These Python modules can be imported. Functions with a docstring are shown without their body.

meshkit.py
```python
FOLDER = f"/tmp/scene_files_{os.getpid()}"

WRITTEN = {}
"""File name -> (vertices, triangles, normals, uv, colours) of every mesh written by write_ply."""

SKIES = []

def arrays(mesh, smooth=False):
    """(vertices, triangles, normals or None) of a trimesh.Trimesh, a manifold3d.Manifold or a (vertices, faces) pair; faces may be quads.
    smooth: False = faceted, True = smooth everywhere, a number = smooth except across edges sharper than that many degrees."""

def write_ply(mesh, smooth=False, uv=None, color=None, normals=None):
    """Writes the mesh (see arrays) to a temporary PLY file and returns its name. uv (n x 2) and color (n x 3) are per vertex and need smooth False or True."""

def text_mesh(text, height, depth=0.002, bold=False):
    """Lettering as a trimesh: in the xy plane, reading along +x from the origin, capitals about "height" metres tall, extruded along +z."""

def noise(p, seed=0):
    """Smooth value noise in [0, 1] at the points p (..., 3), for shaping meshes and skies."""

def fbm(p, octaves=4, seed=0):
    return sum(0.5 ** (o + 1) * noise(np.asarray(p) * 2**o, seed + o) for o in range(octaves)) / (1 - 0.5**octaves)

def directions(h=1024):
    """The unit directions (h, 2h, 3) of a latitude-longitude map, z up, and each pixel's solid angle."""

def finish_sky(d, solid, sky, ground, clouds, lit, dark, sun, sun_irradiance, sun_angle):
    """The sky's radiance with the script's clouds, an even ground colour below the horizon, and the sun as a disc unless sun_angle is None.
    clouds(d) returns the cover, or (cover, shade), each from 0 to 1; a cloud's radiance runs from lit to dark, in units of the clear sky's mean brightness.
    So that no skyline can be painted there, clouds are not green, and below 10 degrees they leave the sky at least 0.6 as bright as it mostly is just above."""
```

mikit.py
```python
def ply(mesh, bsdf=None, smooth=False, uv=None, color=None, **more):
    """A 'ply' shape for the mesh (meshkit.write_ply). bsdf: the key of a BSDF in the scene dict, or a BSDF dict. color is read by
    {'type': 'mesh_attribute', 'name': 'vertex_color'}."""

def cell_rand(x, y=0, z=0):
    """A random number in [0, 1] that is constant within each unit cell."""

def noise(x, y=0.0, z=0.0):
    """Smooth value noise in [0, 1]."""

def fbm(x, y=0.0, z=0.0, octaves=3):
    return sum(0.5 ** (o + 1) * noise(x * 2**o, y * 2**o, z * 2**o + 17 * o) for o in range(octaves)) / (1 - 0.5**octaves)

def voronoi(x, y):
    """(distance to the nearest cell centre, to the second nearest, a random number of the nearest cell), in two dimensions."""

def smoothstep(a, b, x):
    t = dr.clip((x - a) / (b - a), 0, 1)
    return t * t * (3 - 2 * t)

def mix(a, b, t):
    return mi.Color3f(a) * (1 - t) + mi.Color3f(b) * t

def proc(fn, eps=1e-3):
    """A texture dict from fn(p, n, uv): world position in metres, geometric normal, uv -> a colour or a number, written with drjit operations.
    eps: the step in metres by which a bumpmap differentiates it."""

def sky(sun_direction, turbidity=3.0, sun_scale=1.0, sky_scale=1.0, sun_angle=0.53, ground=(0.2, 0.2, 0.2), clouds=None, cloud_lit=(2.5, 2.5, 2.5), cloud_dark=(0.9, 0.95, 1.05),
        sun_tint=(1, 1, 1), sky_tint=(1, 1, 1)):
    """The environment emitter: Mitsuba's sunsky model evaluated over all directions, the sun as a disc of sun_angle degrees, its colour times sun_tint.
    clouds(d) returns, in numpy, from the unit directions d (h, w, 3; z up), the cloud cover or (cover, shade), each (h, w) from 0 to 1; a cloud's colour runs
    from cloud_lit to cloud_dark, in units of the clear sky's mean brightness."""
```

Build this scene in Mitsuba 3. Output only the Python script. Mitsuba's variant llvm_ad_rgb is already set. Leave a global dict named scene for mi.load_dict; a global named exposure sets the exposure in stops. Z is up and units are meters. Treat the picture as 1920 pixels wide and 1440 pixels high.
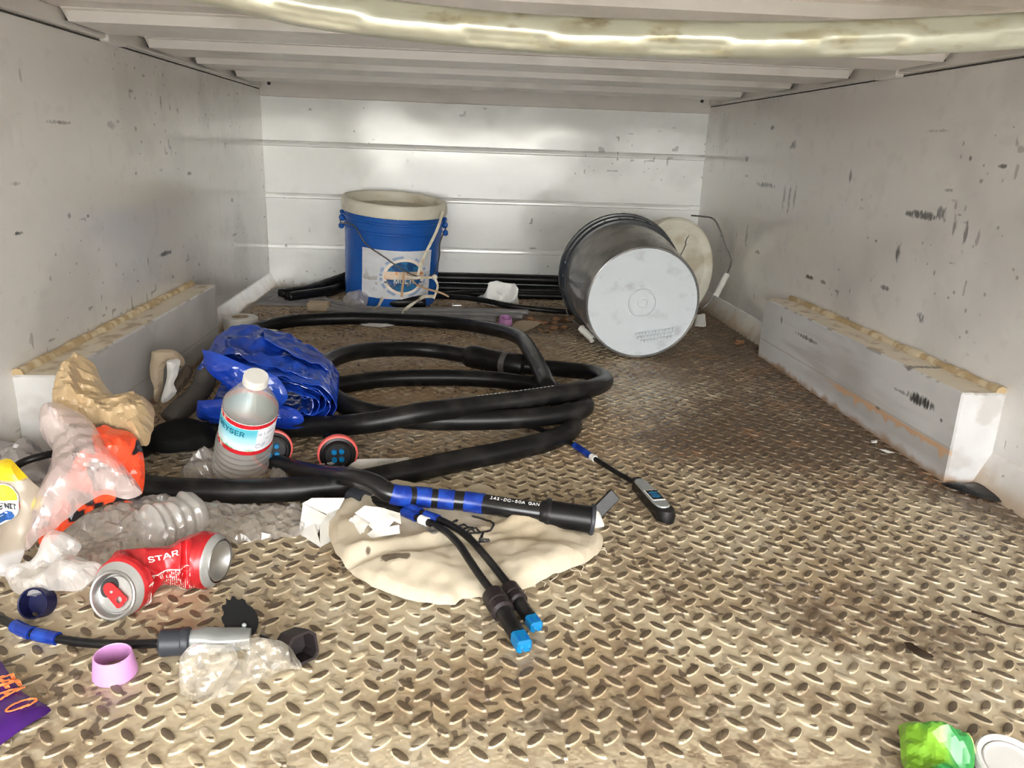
import math, random
import numpy as np, trimesh, mitsuba as mi, drjit as dr, mikit, meshkit
from mikit import noise, fbm, cell_rand, smoothstep, mix, voronoi, proc
T = mi.ScalarTransform4f

# ---------------------------------------------------------------- camera, sky, exposure
scene, labels = {}, {}
EYE = np.array([0, 0, .44])
FWD = np.array([0.07645, 0.9553, -0.28557]); DOWN = np.array([0.0129, -0.28733, -0.95774])
scene['camera'] = {'type': 'perspective', 'fov': 66.266, 'fov_axis': 'x', 'near_clip': .02, 'far_clip': 200.,
    'to_world': T().look_at(origin=EYE.tolist(), target=(EYE + FWD).tolist(), up=(-DOWN).tolist())}
unit_sun = np.array([.22, -.88, .42])
def overcast(d):
    c = meshkit.fbm(d * [2.2, 2.2, 5.], 4, 3)
    glow = np.exp(-((1 - d @ unit_sun) / .16))          # the sun behind thin cloud
    return np.clip(.9 + .3 * (c - .5), 0, 1), np.clip(.8 - .8 * glow + .9 * (c - .5), 0, 1)
scene['sky'] = mikit.sky((.22, -.88, .42), turbidity=4, sun_scale=0., clouds=overcast, cloud_lit=(3.0, 3.0, 3.0), cloud_dark=(.80, .84, .90), ground=(.36, .35, .33))
exposure = 6.0

# ---------------------------------------------------------------- helpers
def mat(key, d): scene[key] = d; return key
def rgb(*c): return {'type': 'rgb', 'value': list(c)}
def pbr(key, color, rough=.5, spec=.5, metal=0., coat=0., bump=None, sheen=0.):
    b = {'type': 'principled', 'base_color': proc(color) if callable(color) else rgb(*color), 'roughness': proc(rough) if callable(rough) else rough, 'specular': spec, 'metallic': metal}
    if coat: b['clearcoat'] = coat; b['clearcoat_gloss'] = .9
    if sheen: b['sheen'] = sheen
    if bump: b = {'type': 'bumpmap', 'arbitrary': proc(bump[0], eps=bump[2]), 'scale': bump[1], 'bsdf': b}
    return mat(key, {'type': 'twosided', 'bsdf': b})
def V(*a): return np.array(a, float)
def unit(v): v = np.asarray(v, float); return v / np.linalg.norm(v)
def name_of(k):
    if k not in scene and k not in things: return k
    i = 1
    while '%s_%03d' % (k, i) in scene or '%s_%03d' % (k, i) in things: i += 1
    return '%s_%03d' % (k, i)
things = set()
def obj(name, mesh, m, parent=None, smooth=30, uv=None, label=None, kind=None, color=None):
    key = name_of((parent + '__' if parent else '') + name)
    scene[key] = mikit.ply(mesh, m, smooth, uv=uv, color=color)
    things.add(key)
    if label or kind: labels[key] = {k: v for k, v in (('label', label), ('kind', kind)) if v}
    return key
def thing(name, label, cat, group=None):
    key = name_of(name); things.add(key)
    labels[key] = {'label': label, 'category': cat}
    if group: labels[key]['group'] = group
    return key
def solo(name, mesh, m, label, cat, smooth=30, uv=None, group=None, kind=None):
    key = obj(name, mesh, m, None, smooth, uv)
    labels[key] = {'label': label, 'category': cat}
    if group: labels[key]['group'] = group
    if kind: labels[key]['kind'] = kind
    return key
def struct(name, mesh, m, parent=None, smooth=30, uv=None, label=None):
    key = obj(name, mesh, m, parent, smooth, uv)
    if not parent: labels[key] = {'kind': 'structure'}
    if label: labels.setdefault(key, {})['label'] = label
    return key
cat = trimesh.util.concatenate
def box(a, b, bev=.0):
    a, b = np.minimum(a, b), np.maximum(a, b)
    if not bev:
        m = trimesh.creation.box((b - a)); m.apply_translation((a + b) / 2); return m
    pts = []
    for i in range(3):
        for s in np.ndindex(2, 2, 2):
            p = np.where(np.array(s) > 0, b - bev, a + bev).astype(float)
            p[i] = b[i] if s[i] else a[i]; pts.append(p)
    return trimesh.convex.convex_hull(np.array(pts))
def hull(p): return trimesh.convex.convex_hull(np.asarray(p, float))
def frame(z, up=(0, 0, 1)):
    z = unit(z); up = np.asarray(up, float)
    if abs(z @ up) > .98: up = V(0, 1, 0) if abs(z[1]) < .9 else V(1, 0, 0)
    x = unit(np.cross(up, z)); return np.stack([x, np.cross(z, x), z], 1)
def place(m, origin, F):
    m = m.copy() if hasattr(m, 'copy') else m
    M = np.eye(4); M[:3, :3] = F; M[:3, 3] = origin; m.apply_transform(M); return m
def spline(P, step=.006):
    """Centripetal Catmull-Rom through P (n x k), resampled evenly; extra columns are carried along."""
    P = np.asarray(P, float); P = np.vstack([2 * P[0] - P[1], P, 2 * P[-1] - P[-2]]); out = []
    for i in range(1, len(P) - 2):
        p0, p1, p2, p3 = P[i - 1:i + 3]
        k = [max(np.linalg.norm((b - a)[:3]) ** .5, 1e-5) for a, b in ((p0, p1), (p1, p2), (p2, p3))]
        m1 = (p2 - p1) + k[1] * ((p1 - p0) / k[0] - (p2 - p0) / (k[0] + k[1])); m2 = (p2 - p1) + k[1] * ((p3 - p2) / k[2] - (p3 - p1) / (k[1] + k[2]))
        n = max(int(np.linalg.norm((p2 - p1)[:3]) / step * 2), 4)
        t = np.linspace(0, 1, n, endpoint=False)[:, None]
        out.append((2 * t**3 - 3 * t**2 + 1) * p1 + (t**3 - 2 * t**2 + t) * m1 + (-2 * t**3 + 3 * t**2) * p2 + (t**3 - t**2) * m2)
    out = np.vstack(out + [P[-2:-1]])
    s = np.r_[0, np.cumsum(np.linalg.norm(np.diff(out[:, :3], axis=0), axis=1))]
    u = np.linspace(0, s[-1], max(int(s[-1] / step), 3) + 1)
    return np.stack([np.interp(u, s, out[:, k]) for k in range(out.shape[1])], 1)
def ptf(C):
    """Parallel transport frames along C: tangents, normals, binormals."""
    t = np.gradient(C, axis=0); t /= np.linalg.norm(t, axis=1, keepdims=True)
    n = np.zeros_like(C); a = V(0, 0, 1) if abs(t[0][2]) < .9 else V(0, 1, 0)
    n[0] = unit(a - t[0] * (a @ t[0]))
    for i in range(1, len(C)):
        v = n[i - 1] - t[i] * (n[i - 1] @ t[i]); n[i] = v / np.linalg.norm(v)
    return t, n, np.cross(t, n)
def sweep(C, R, n=16, closed=True, shape=None):
    """A tube along C with radii R (number or array); shape: (n x 2) unit section instead of a circle."""
    C = np.asarray(C, float); R = np.broadcast_to(R, len(C)); t, N, B = ptf(C)
    a = np.arange(n) * 2 * np.pi / n
    S = np.stack([np.cos(a), np.sin(a)], 1) if shape is None else np.asarray(shape, float); n = len(S)
    v = (C[:, None] + R[:, None, None] * (S[None, :, :1] * N[:, None] + S[None, :, 1:] * B[:, None])).reshape(-1, 3)
    i, j = np.meshgrid(np.arange(len(C) - 1), np.arange(n), indexing='ij'); i, j = i.ravel(), j.ravel(); k = (j + 1) % n
    f = np.vstack([np.stack([i * n + j, i * n + k, (i + 1) * n + k], 1), np.stack([i * n + j, (i + 1) * n + k, (i + 1) * n + j], 1)])
    if closed:
        v = np.vstack([v, C[:1], C[-1:]]); q = len(C) * n; j = np.arange(n); k = (j + 1) % n; e = (len(C) - 1) * n
        f = np.vstack([f, np.stack([k, j, j * 0 + q], 1), np.stack([e + j, e + k, j * 0 + q + 1], 1)])
    return trimesh.Trimesh(v, f, process=False)
def tube(P, r, n=14, step=.006): 
    C = spline(P, step); return sweep(C, r, n)
def lathe(prof, n=48):
    """Surface of revolution about z from (radius, z) points; closes on the axis where radius is 0."""
    prof = np.asarray(prof, float); a = np.arange(n) * 2 * np.pi / n
    v = np.stack([prof[:, :1] * np.cos(a), prof[:, :1] * np.sin(a), np.repeat(prof[:, 1:], n, 1)], 2).reshape(-1, 3)
    i, j = np.meshgrid(np.arange(len(prof) - 1), np.arange(n), indexing='ij'); i, j = i.ravel(), j.ravel(); k = (j + 1) % n
    f = np.vstack([np.stack([i * n + j, i * n + k, (i + 1) * n + k], 1), np.stack([i * n + j, (i + 1) * n + k, (i + 1) * n + j], 1)])
    m = trimesh.Trimesh(v, f, process=False); m.merge_vertices(); m.update_faces(m.nondegenerate_faces()); return m
def grid(fn, nu, nv, u=(0, 1), v=(0, 1)):
    """(mesh, uv) of the sheet fn(u, v) -> (..., 3)."""
    U, W = np.meshgrid(np.linspace(*u, nu), np.linspace(*v, nv), indexing='ij')
    p = fn(U, W).reshape(-1, 3); i, j = np.meshgrid(np.arange(nu - 1), np.arange(nv - 1), indexing='ij'); q = (i * nv + j).ravel()
    return trimesh.Trimesh(p, np.vstack([np.stack([q, q + nv, q + nv + 1], 1), np.stack([q, q + nv + 1, q + 1], 1)]), process=False), np.stack([U.ravel(), W.ravel()], 1)
def thick(m, t):
    """A closed slab of thickness t from an open sheet (grown against its normals)."""
    n = m.vertex_normals; v = np.vstack([m.vertices, m.vertices - n * t]); k = len(m.vertices)
    e = m.edges_sorted; u, c = np.unique(e, axis=0, return_counts=True); bd = set(map(tuple, u[c == 1]))
    side = [(a, b) for a, b in m.edges if (min(a, b), max(a, b)) in bd]
    f = [m.faces, m.faces[:, ::-1] + k] + [[[b, a, a + k], [b, a + k, b + k]] for a, b in side]
    return trimesh.Trimesh(v, np.vstack(f), process=False)
def folds(p, seed, freq, n=7, sharp=1.):
    """Crease field in [-1, 1]: triangle waves along random directions, warped."""
    r = np.random.default_rng(seed); p = np.asarray(p, float); out = 0; w = 0
    p = p + .35 / freq * (np.stack([meshkit.fbm(p * freq * .8 + 9.1 * k, 2, seed + k) for k in range(3)], -1) - .5)
    for k in range(n):
        d = unit(r.normal(size=3)); f = freq * r.uniform(.5, 1.8); a = 1 / (f / freq)
        s = p @ d * f + r.uniform(); out = out + a * (np.abs((s - np.floor(s)) * 2 - 1) * 2 - 1); w += a
    return out / w * 1.8
def crumple(m, amp, freq, seed, n=7):
    """Displace along the normals by a crease field."""
    m = m.copy(); v = m.vertices; nn = m.vertex_normals
    m.vertices = v + nn * (amp * folds(v, seed, freq, n))[:, None]; return m
def blob(center, radii, sub=5, F=None, power=2.):
    m = trimesh.creation.icosphere(sub); v = m.vertices
    if power != 2: v = v / (np.abs(v) ** power).sum(1, keepdims=True) ** (1 / power)
    v = v * radii
    if F is not None: v = v @ np.asarray(F).T
    m.vertices = v + center; return m
def text(s, h, bold=False, depth=.0004):
    m = meshkit.text_mesh(s, h, depth, bold); return m
def finer(m, edge):
    v, f = trimesh.remesh.subdivide_to_size(m.vertices, m.faces, edge, max_iter=12); return trimesh.Trimesh(v, f)
from scipy.spatial import Delaunay, cKDTree
import shapely
def pillow(P, depth, step=.006, rim=None, amp=0., freq=20., seed=0, up=None, back=.35, fine=0., bias=0.):
    """A puffed or crumpled body with the outline P (n x 3, near a plane): front bulges by depth, back by depth * back; creased by amp (fine: a second, smaller scale)."""
    P = np.asarray(P, float); c = P.mean(0); q = P - c
    nrm = np.linalg.svd(q)[2][2]; ref = V(*(up if up is not None else (-c[0], -c[1], .44 - c[2]))); nrm = nrm * np.sign(nrm @ ref)
    ex = unit(np.cross(V(0, 0, 1) if abs(nrm[2]) < .9 else V(0, 1, 0), nrm)); ey = np.cross(nrm, ex)
    Z = spline(np.vstack([np.c_[q @ ex, q @ ey, q @ nrm], [[q[0] @ ex, q[0] @ ey, q[0] @ nrm]]]), step)[:-1]
    poly = shapely.Polygon(Z[:, :2]).buffer(0)
    if poly.geom_type != 'Polygon': poly = max(poly.geoms, key=lambda g: g.area)
    bd = np.array(poly.exterior.coords)[:-1]
    x0, y0, x1, y1 = poly.bounds; gx, gy = np.meshgrid(np.arange(x0, x1, step), np.arange(y0, y1, step)); gx = gx + (np.arange(len(gx)) % 2)[:, None] * step / 2
    g = np.stack([gx.ravel(), gy.ravel()], 1); pt = shapely.points(g); line = shapely.LineString(np.vstack([bd, bd[:1]]))
    dist = shapely.distance(line, pt); ok = shapely.contains(poly, pt) & (dist > .55 * step); g, dist = g[ok], dist[ok]
    n = len(bd); A = np.vstack([bd, g]); d = np.r_[np.zeros(n), dist]
    t = Delaunay(A).simplices; t = t[shapely.contains(poly, shapely.points(A[t].mean(1)))]
    a, b, e = A[t[:, 0]], A[t[:, 1]], A[t[:, 2]]; flip = (b[:, 0] - a[:, 0]) * (e[:, 1] - a[:, 1]) - (b[:, 1] - a[:, 1]) * (e[:, 0] - a[:, 0]) < 0; t[flip] = t[flip][:, ::-1]
    w = rim or max(d.max(), 1e-6); k = np.sqrt(np.clip(1 - (1 - np.clip(d / w, 0, 1)) ** 2, 0, 1))
    tree = cKDTree(Z[:, :2]); dd, ii = tree.query(A, k=min(8, len(Z))); ww = 1 / (dd + .02) ** 2; base = (Z[ii, 2] * ww).sum(1) / ww.sum(1)
    W = c + A[:, :1] * ex + A[:, 1:2] * ey
    h = lambda s: amp * folds(W, s, freq) * (.35 + .65 * k) + (fine * folds(W, s + 50, freq * 3.3) if fine else 0)
    f = base + depth * k + h(seed); r = np.minimum(base - depth * back * k + h(seed + 7) * .6, f - .0008 * (k > 0)); r[:n] = f[:n]
    front, rear = W + f[:, None] * nrm, W + r[:, None] * nrm
    m = len(A); idx = np.r_[np.arange(n), np.arange(n, m) + (m - n)]
    return trimesh.Trimesh(np.vstack([front, rear[n:]]), np.vstack([t, idx[t][:, ::-1]]), process=False)
def ground(m, z=.0016):
    """Presses what would lie below z flat onto z."""
    v = m.vertices.copy(); v[:, 2] = np.maximum(v[:, 2], z); m.vertices = v; return m
def wrap_text(s, h, fn, bold=True, depth=.0004, edge=None):
    """Lettering laid on a surface: fn(x, y) -> (point, normal); x runs from 0 to the width of the line."""
    m = meshkit.text_mesh(s, h, depth, bold)
    if edge: m = finer(m, edge)
    v = np.asarray(m.vertices); m = trimesh.Trimesh(v, m.faces, process=False); p, n = fn(v[:, 0], v[:, 1]); m.vertices = p + n * v[:, 2:3]; return m

# ---------------------------------------------------------------- the setting: steel compartment of a truck body
XL, XR, YB, YF, ZC = -.57, .773, 2.489, -.4, .611
def gs(x, y, cx, cy, sx, sy): return dr.exp(-(dr.square((x - cx) / sx) + dr.square((y - cy) / sy)))
def dirt_field(p):
    x, y = p.x, p.y
    d = .75 * gs(x, y, .47, 1.17, .19, .15) + .75 * gs(x, y, .58, 1.6, .2, .5) + .75 * smoothstep(.6, .73, x) * smoothstep(.75, 1.0, y) + .3 * gs(x, y, .3, 2.05, .45, .22) + .4 * gs(x, y, .27, 2.03, .14, .16)
    d = d + .34 * gs(x, y, .12, .53, .16, .07) + .4 * gs(x, y, .42, .63, .13, .07) + .3 * gs(x, y, .25, .9, .1, .1) + .34 * gs(x, y, -.15, 2.1, .4, .3) + .42 * gs(x, y, .33, .47, .16, .06) + .2 * gs(x, y, -.3, .56, .1, .1)
    return d + .14 + .22 * gs(x, y, .35, .72, .25, .12) + .3 * gs(x, y, .735, .93, .06, .12)
def floor_color(p, n, uv):
    x, y = p.x, p.y
    n1, n2, n3 = fbm(x * 7, y * 7, 1., 4), fbm(x * 48, y * 48, 5., 3), noise(x * 260, y * 260, 2.)
    d = dirt_field(p)
    base = mix((.475, .40, .275), (.36, .275, .17), smoothstep(.35, .75, n1 + .1 * smoothstep(1., 2.2, y)))
    silt = smoothstep(1.0, 1.3, y + .3 * (n1 - .5)) * smoothstep(.40, .2, x + .2 * (n2 - .5))      # dried silt over the rear of the floor
    base = mix(base, mix((.40, .29, .18), (.30, .205, .12), n2), .85 * silt)
    base = mix(base, (.52, .46, .35), .6 * smoothstep(.5, .8, n2)); base = mix(base, (.30, .23, .15), .5 * smoothstep(.62, .8, fbm(x * 130, y * 130, 3., 2)))
    m = smoothstep(.36, .95, d + .5 * (n1 - .5) + .75 * (n2 - .5) + .12 * (n3 - .5))
    c = mix(base, mix((.075, .045, .024), (.20, .10, .045), smoothstep(.55, .8, fbm(x * 20, y * 20, 9.))), .9 * m)
    lx, ly = (x + .0055) / .0149, (y - .0016) / .0136
    foot = smoothstep(.0052, .0018, dr.abs(p.z)) * smoothstep(.38, .7, fbm(x * 24, y * 24, 6.) + .75 * d - .24) * smoothstep(.35, .6, fbm(x * 110, y * 110, 2.))
    c = mix(c, (.16, .10, .055), .55 * foot)
    sp = smoothstep(.76, .84, noise(x * 150, y * 150, 7.)) * smoothstep(.42, .62, n1 + .35 * d)
    c = mix(c, (.07, .045, .03), .8 * sp)
    top = smoothstep(.0012, .0018, p.z + .0006 * (n3 - .5))
    wear = smoothstep(.2, .5, .75 * cell_rand(dr.floor((x + .0055) / .0149 + .5), dr.floor((y - .002) / .0136 + .5)) + .5 * n1 + .35 * d - .10)
    return mix(c, mix((.045, .030, .018), (.12, .085, .05), n2), .94 * top * wear * (1 - .8 * silt))
pbr('floor_steel', floor_color, lambda p, n, uv: .36 + .26 * fbm(p.x * 30, p.y * 30, 4.) - .24 * gs(p.x, p.y, .42, 1.42, .2, .35), .7, bump=(lambda p, n, uv: fbm(p.x * 60, p.y * 60, 1., 3) + .5 * noise(p.x * 420, p.y * 420), .0010, .0006))
struct('floor', box((XL - .03, YF, -.012), (XR + .03, YB + .03, 0)), 'floor_steel', label='tan painted steel floor with raised diamond tread and brown grime')
def lug(sign):
    a = np.arange(12) * np.pi / 6; c, s = np.cos(a), np.sin(a)
    o = np.stack([.0112 * np.sign(c) * np.abs(c) ** 1.15, .0042 * np.sign(s) * np.abs(s) ** .9], 1); q = np.deg2rad(44 if sign > 0 else -46)
    o = o @ np.array([[math.cos(q), math.sin(q)], [-math.sin(q), math.cos(q)]])
    v = np.vstack([np.c_[o, np.full(12, -.0004)], np.c_[o * .82, np.full(12, .0017)], np.c_[o * .62, np.full(12, .0022)], [[0, 0, .0023]]])
    i = np.arange(12); j = (i + 1) % 12; f = [np.stack([k + i, k + j, k + 12 + j], 1) for k in (0, 12)] + [np.stack([k + i, k + 12 + j, k + 12 + i], 1) for k in (0, 12)] + [np.stack([24 + i, 24 + j, i * 0 + 36], 1)]
    return trimesh.Trimesh(v, np.vstack(f), process=False)
lugs = {s: lug(s) for s in (-1, 1)}
spots = []
for s, x0, y0 in ((-1, -.0055, .5436), (1, .0090, .5572)):
    for i in range(-20, 28):
        for j in range(-2, 73):
            x, y = x0 + .0298 * i, y0 + .0272 * j
            if XL + .012 < x < XR - .012 and YF + .012 < y < YB - .012: spots.append((y + .12 * abs(x), s, x, y))
near = [t for t in spots if abs(t[2] - .05) < .36 * (t[3] + .12) / .58 + .02 and t[3] > .47]
near.sort(); pick = set(near[:300])
lug_ply = {s: mikit.ply(lugs[s], 'floor_steel', 30) for s in lugs}
for t in near[:300]:
    scene[name_of('floor__tread_lug')] = {**lug_ply[t[1]], 'to_world': T().translate([t[2], t[3], 0])}
rest = []
for t in spots:
    if t not in pick: m = lugs[t[1]].copy(); m.vertices = m.vertices + V(t[2], t[3], 0); rest.append((m.vertices, m.faces))
off = np.cumsum([0] + [len(v) for v, f in rest])
obj('tread_pattern', trimesh.Trimesh(np.vstack([v for v, f in rest]), np.vstack([f + o for (v, f), o in zip(rest, off)]), process=False), 'floor_steel', 'floor', 30, kind='stuff')

# painted sheet walls; scuffs (y, z, half length, half height, slope, strength) are stains of the paint
SCUFF_R = [(1.276, 0.36, 0.0515, 0.0076, 0, 0.9), (1.223, 0.367, 0.0168, 0.0114, 0, 0.7), (1.183, 0.35, 0.0053, 0.0237, 0, 0.6), (1.153, 0.341, 0.005, 0.0232, 0, 0.7), (1.123, 0.338, 0.0048, 0.0166, 0, 0.4), (1.538, 0.414, 0.0086, 0.014, 0, 0.8), (1.967, 0.378, 0.0588, 0.0076, 0, 0.8), (1.844, 0.356, 0.0092, 0.03, 0, 0.5), (1.812, 0.351, 0.0089, 0.033, 0, 0.6), (1.785, 0.361, 0.0086, 0.0279, 0, 0.5), (1.327, 0.295, 0.0099, 0.0195, 0, 0.8), (1.655, 0.197, 0.0205, 0.0055, 0, 0.9), (1.585, 0.197, 0.0141, 0.0043, 0, 0.6), (1.347, 0.226, 0.0173, 0.0055, 0, 0.7), (1.226, 0.2, 0.0116, 0.0067, 0, 0.7), (1.222, 0.194, 0.0058, 0.0067, 0, 0.7), (1.275, 0.493, 0.0323, 0.003, 0, 0.4), (1.831, 0.473, 0.0208, 0.0105, 0, 0.6), (1.968, 0.514, 0.0136, 0.005, 0, 0.7), (2.119, 0.44, 0.0159, 0.0081, 0, 0.7), (1.1, 0.442, 0.0101, 0.0036, 0, 0.8), (1.176, 0.452, 0.004, 0.0046, 0, 0.7), (1.213, 0.403, 0.0136, 0.003, 0, 0.5), (1.966, 0.212, 0.0177, 0.0052, 0, 0.6), (2.104, 0.396, 0.0157, 0.0041, 0, 0.5), (1.48, 0.373, 0.006, 0.003, 0, 0.7), (1.406, 0.303, 0.0055, 0.003, 0, 0.8), (2.054, 0.247, 0.0096, 0.027, 0, 0.4)]
SCUFF_L = [(1.086, 0.313, 0.0116, 0.003, 0, 0.95), (1.609, 0.22, 0.0407, 0.0051, 0, 0.8), (1.794, 0.368, 0.0141, 0.0044, 0, 0.9), (1.5, 0.377, 0.0073, 0.003, 0, 0.8), (1.25, 0.456, 0.0231, 0.003, 0, 0.5), (1.513, 0.517, 0.0121, 0.0036, 0, 0.5), (1.418, 0.457, 0.0193, 0.0068, 0, 0.35), (1.145, 0.513, 0.0041, 0.012, 0, 0.35), (1.219, 0.456, 0.0282, 0.003, 0, 0.4), (1.231, 0.324, 0.005, 0.0046, 0, 0.5), (1.292, 0.319, 0.0055, 0.003, 0, 0.6), (1.095, 0.376, 0.0128, 0.003, 0, 0.4), (2.114, 0.292, 0.015, 0.0066, 0, 0.5), (2.118, 0.204, 0.0253, 0.004, 0, 0.5)]
def wall_color(marks, tint, side=0):
    def fn(p, n, uv):
        y, z = p.y, p.z
        n1, n2, n3 = fbm(y * 6, z * 6, 3. + side, 4), fbm(y * 40, z * 40, 5. + side, 3), noise(y * 300, z * 120, side)
        c = mix(tint, tuple(.86 * t for t in tint), smoothstep(.45, .75, n1))
        c = mix(c, (.45, .43, .40), .18 * smoothstep(.62, .8, n2))
        c = mix(c, (.2, .18, .16), .6 * smoothstep(.90, .93, noise(y * 85, z * 95, 7. + side)) * smoothstep(.45, .58, n1))
        c = mix(c, (.36, .24, .12), .7 * smoothstep(.05, .0, z + .03 * (n2 - .5)))
        for my, mz, a, b, sl, st in marks:
            dy = y - my; r = dr.square(dy / a) + dr.square((z - mz - sl * dy) / b)
            c = mix(c, (.05, .045, .045), st * smoothstep(1.3, .2, r + 1.3 * (n3 - .35) + .5 * (n2 - .5)))
        return c
    return fn
dust = lambda p, n, uv: .15 + .27 * smoothstep(1.55, .95, p.y + .5 * (fbm(p.y * 4, p.z * 4, 2.) - .5))
wavy = (lambda p, n, uv: fbm(p.y * 3.2 + p.x, p.z * 4.5, 2., 2) + .006 * noise(p.y * 90, p.z * 90, p.x * 90), .0018, .01)
pbr('wall_paint_left', wall_color(SCUFF_L, (.655, .635, .60), 11), dust, .9, coat=.8, bump=wavy)
pbr('wall_paint_right', wall_color(SCUFF_R, (.655, .635, .61), 23), dust, .9, coat=.8, bump=wavy)
def back_color(p, n, uv):
    n1, n2 = fbm(p.x * 7, p.z * 7, 1., 4), fbm(p.x * 60, p.z * 60, 2., 3)
    c = mix((.80, .81, .79), (.70, .71, .69), smoothstep(.5, .75, n1))
    c = mix(c, (.2, .19, .18), .6 * smoothstep(.90, .94, noise(p.x * 70, p.z * 90, 5.)) * smoothstep(.52, .6, n1))
    return mix(c, (.3, .22, .14), .6 * smoothstep(.03, 0., p.z + .03 * (n2 - .5)))
pbr('wall_paint_back', back_color, .13, .7, coat=.5, bump=(lambda p, n, uv: fbm(p.x * 5, p.z * 6, 2., 2), .0025, .01))
pbr('trim_paint', lambda p, n, uv: mix((.62, .59, .55), (.48, .45, .40), smoothstep(.5, .8, fbm(p.x * 8, p.y * 8, p.z * 8, 4))), .3, .5)
pbr('ceiling_paint', lambda p, n, uv: mix((.58, .55, .51), (.45, .42, .38), smoothstep(.45, .8, fbm(p.x * 6, p.y * 6, 1., 4))), .32, .5)
pbr('dark_gap', (.05, .045, .04), .8)
struct('wall_left', box((XL - .02, YF, -.012), (XL, YB + .03, ZC + .01)), 'wall_paint_left', label='scuffed off-white steel side wall on the left')
struct('wall_right', box((XR, YF, -.012), (XR + .02, YB + .03, ZC + .01)), 'wall_paint_right', label='scuffed off-white steel side wall on the right with black marks')
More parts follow.
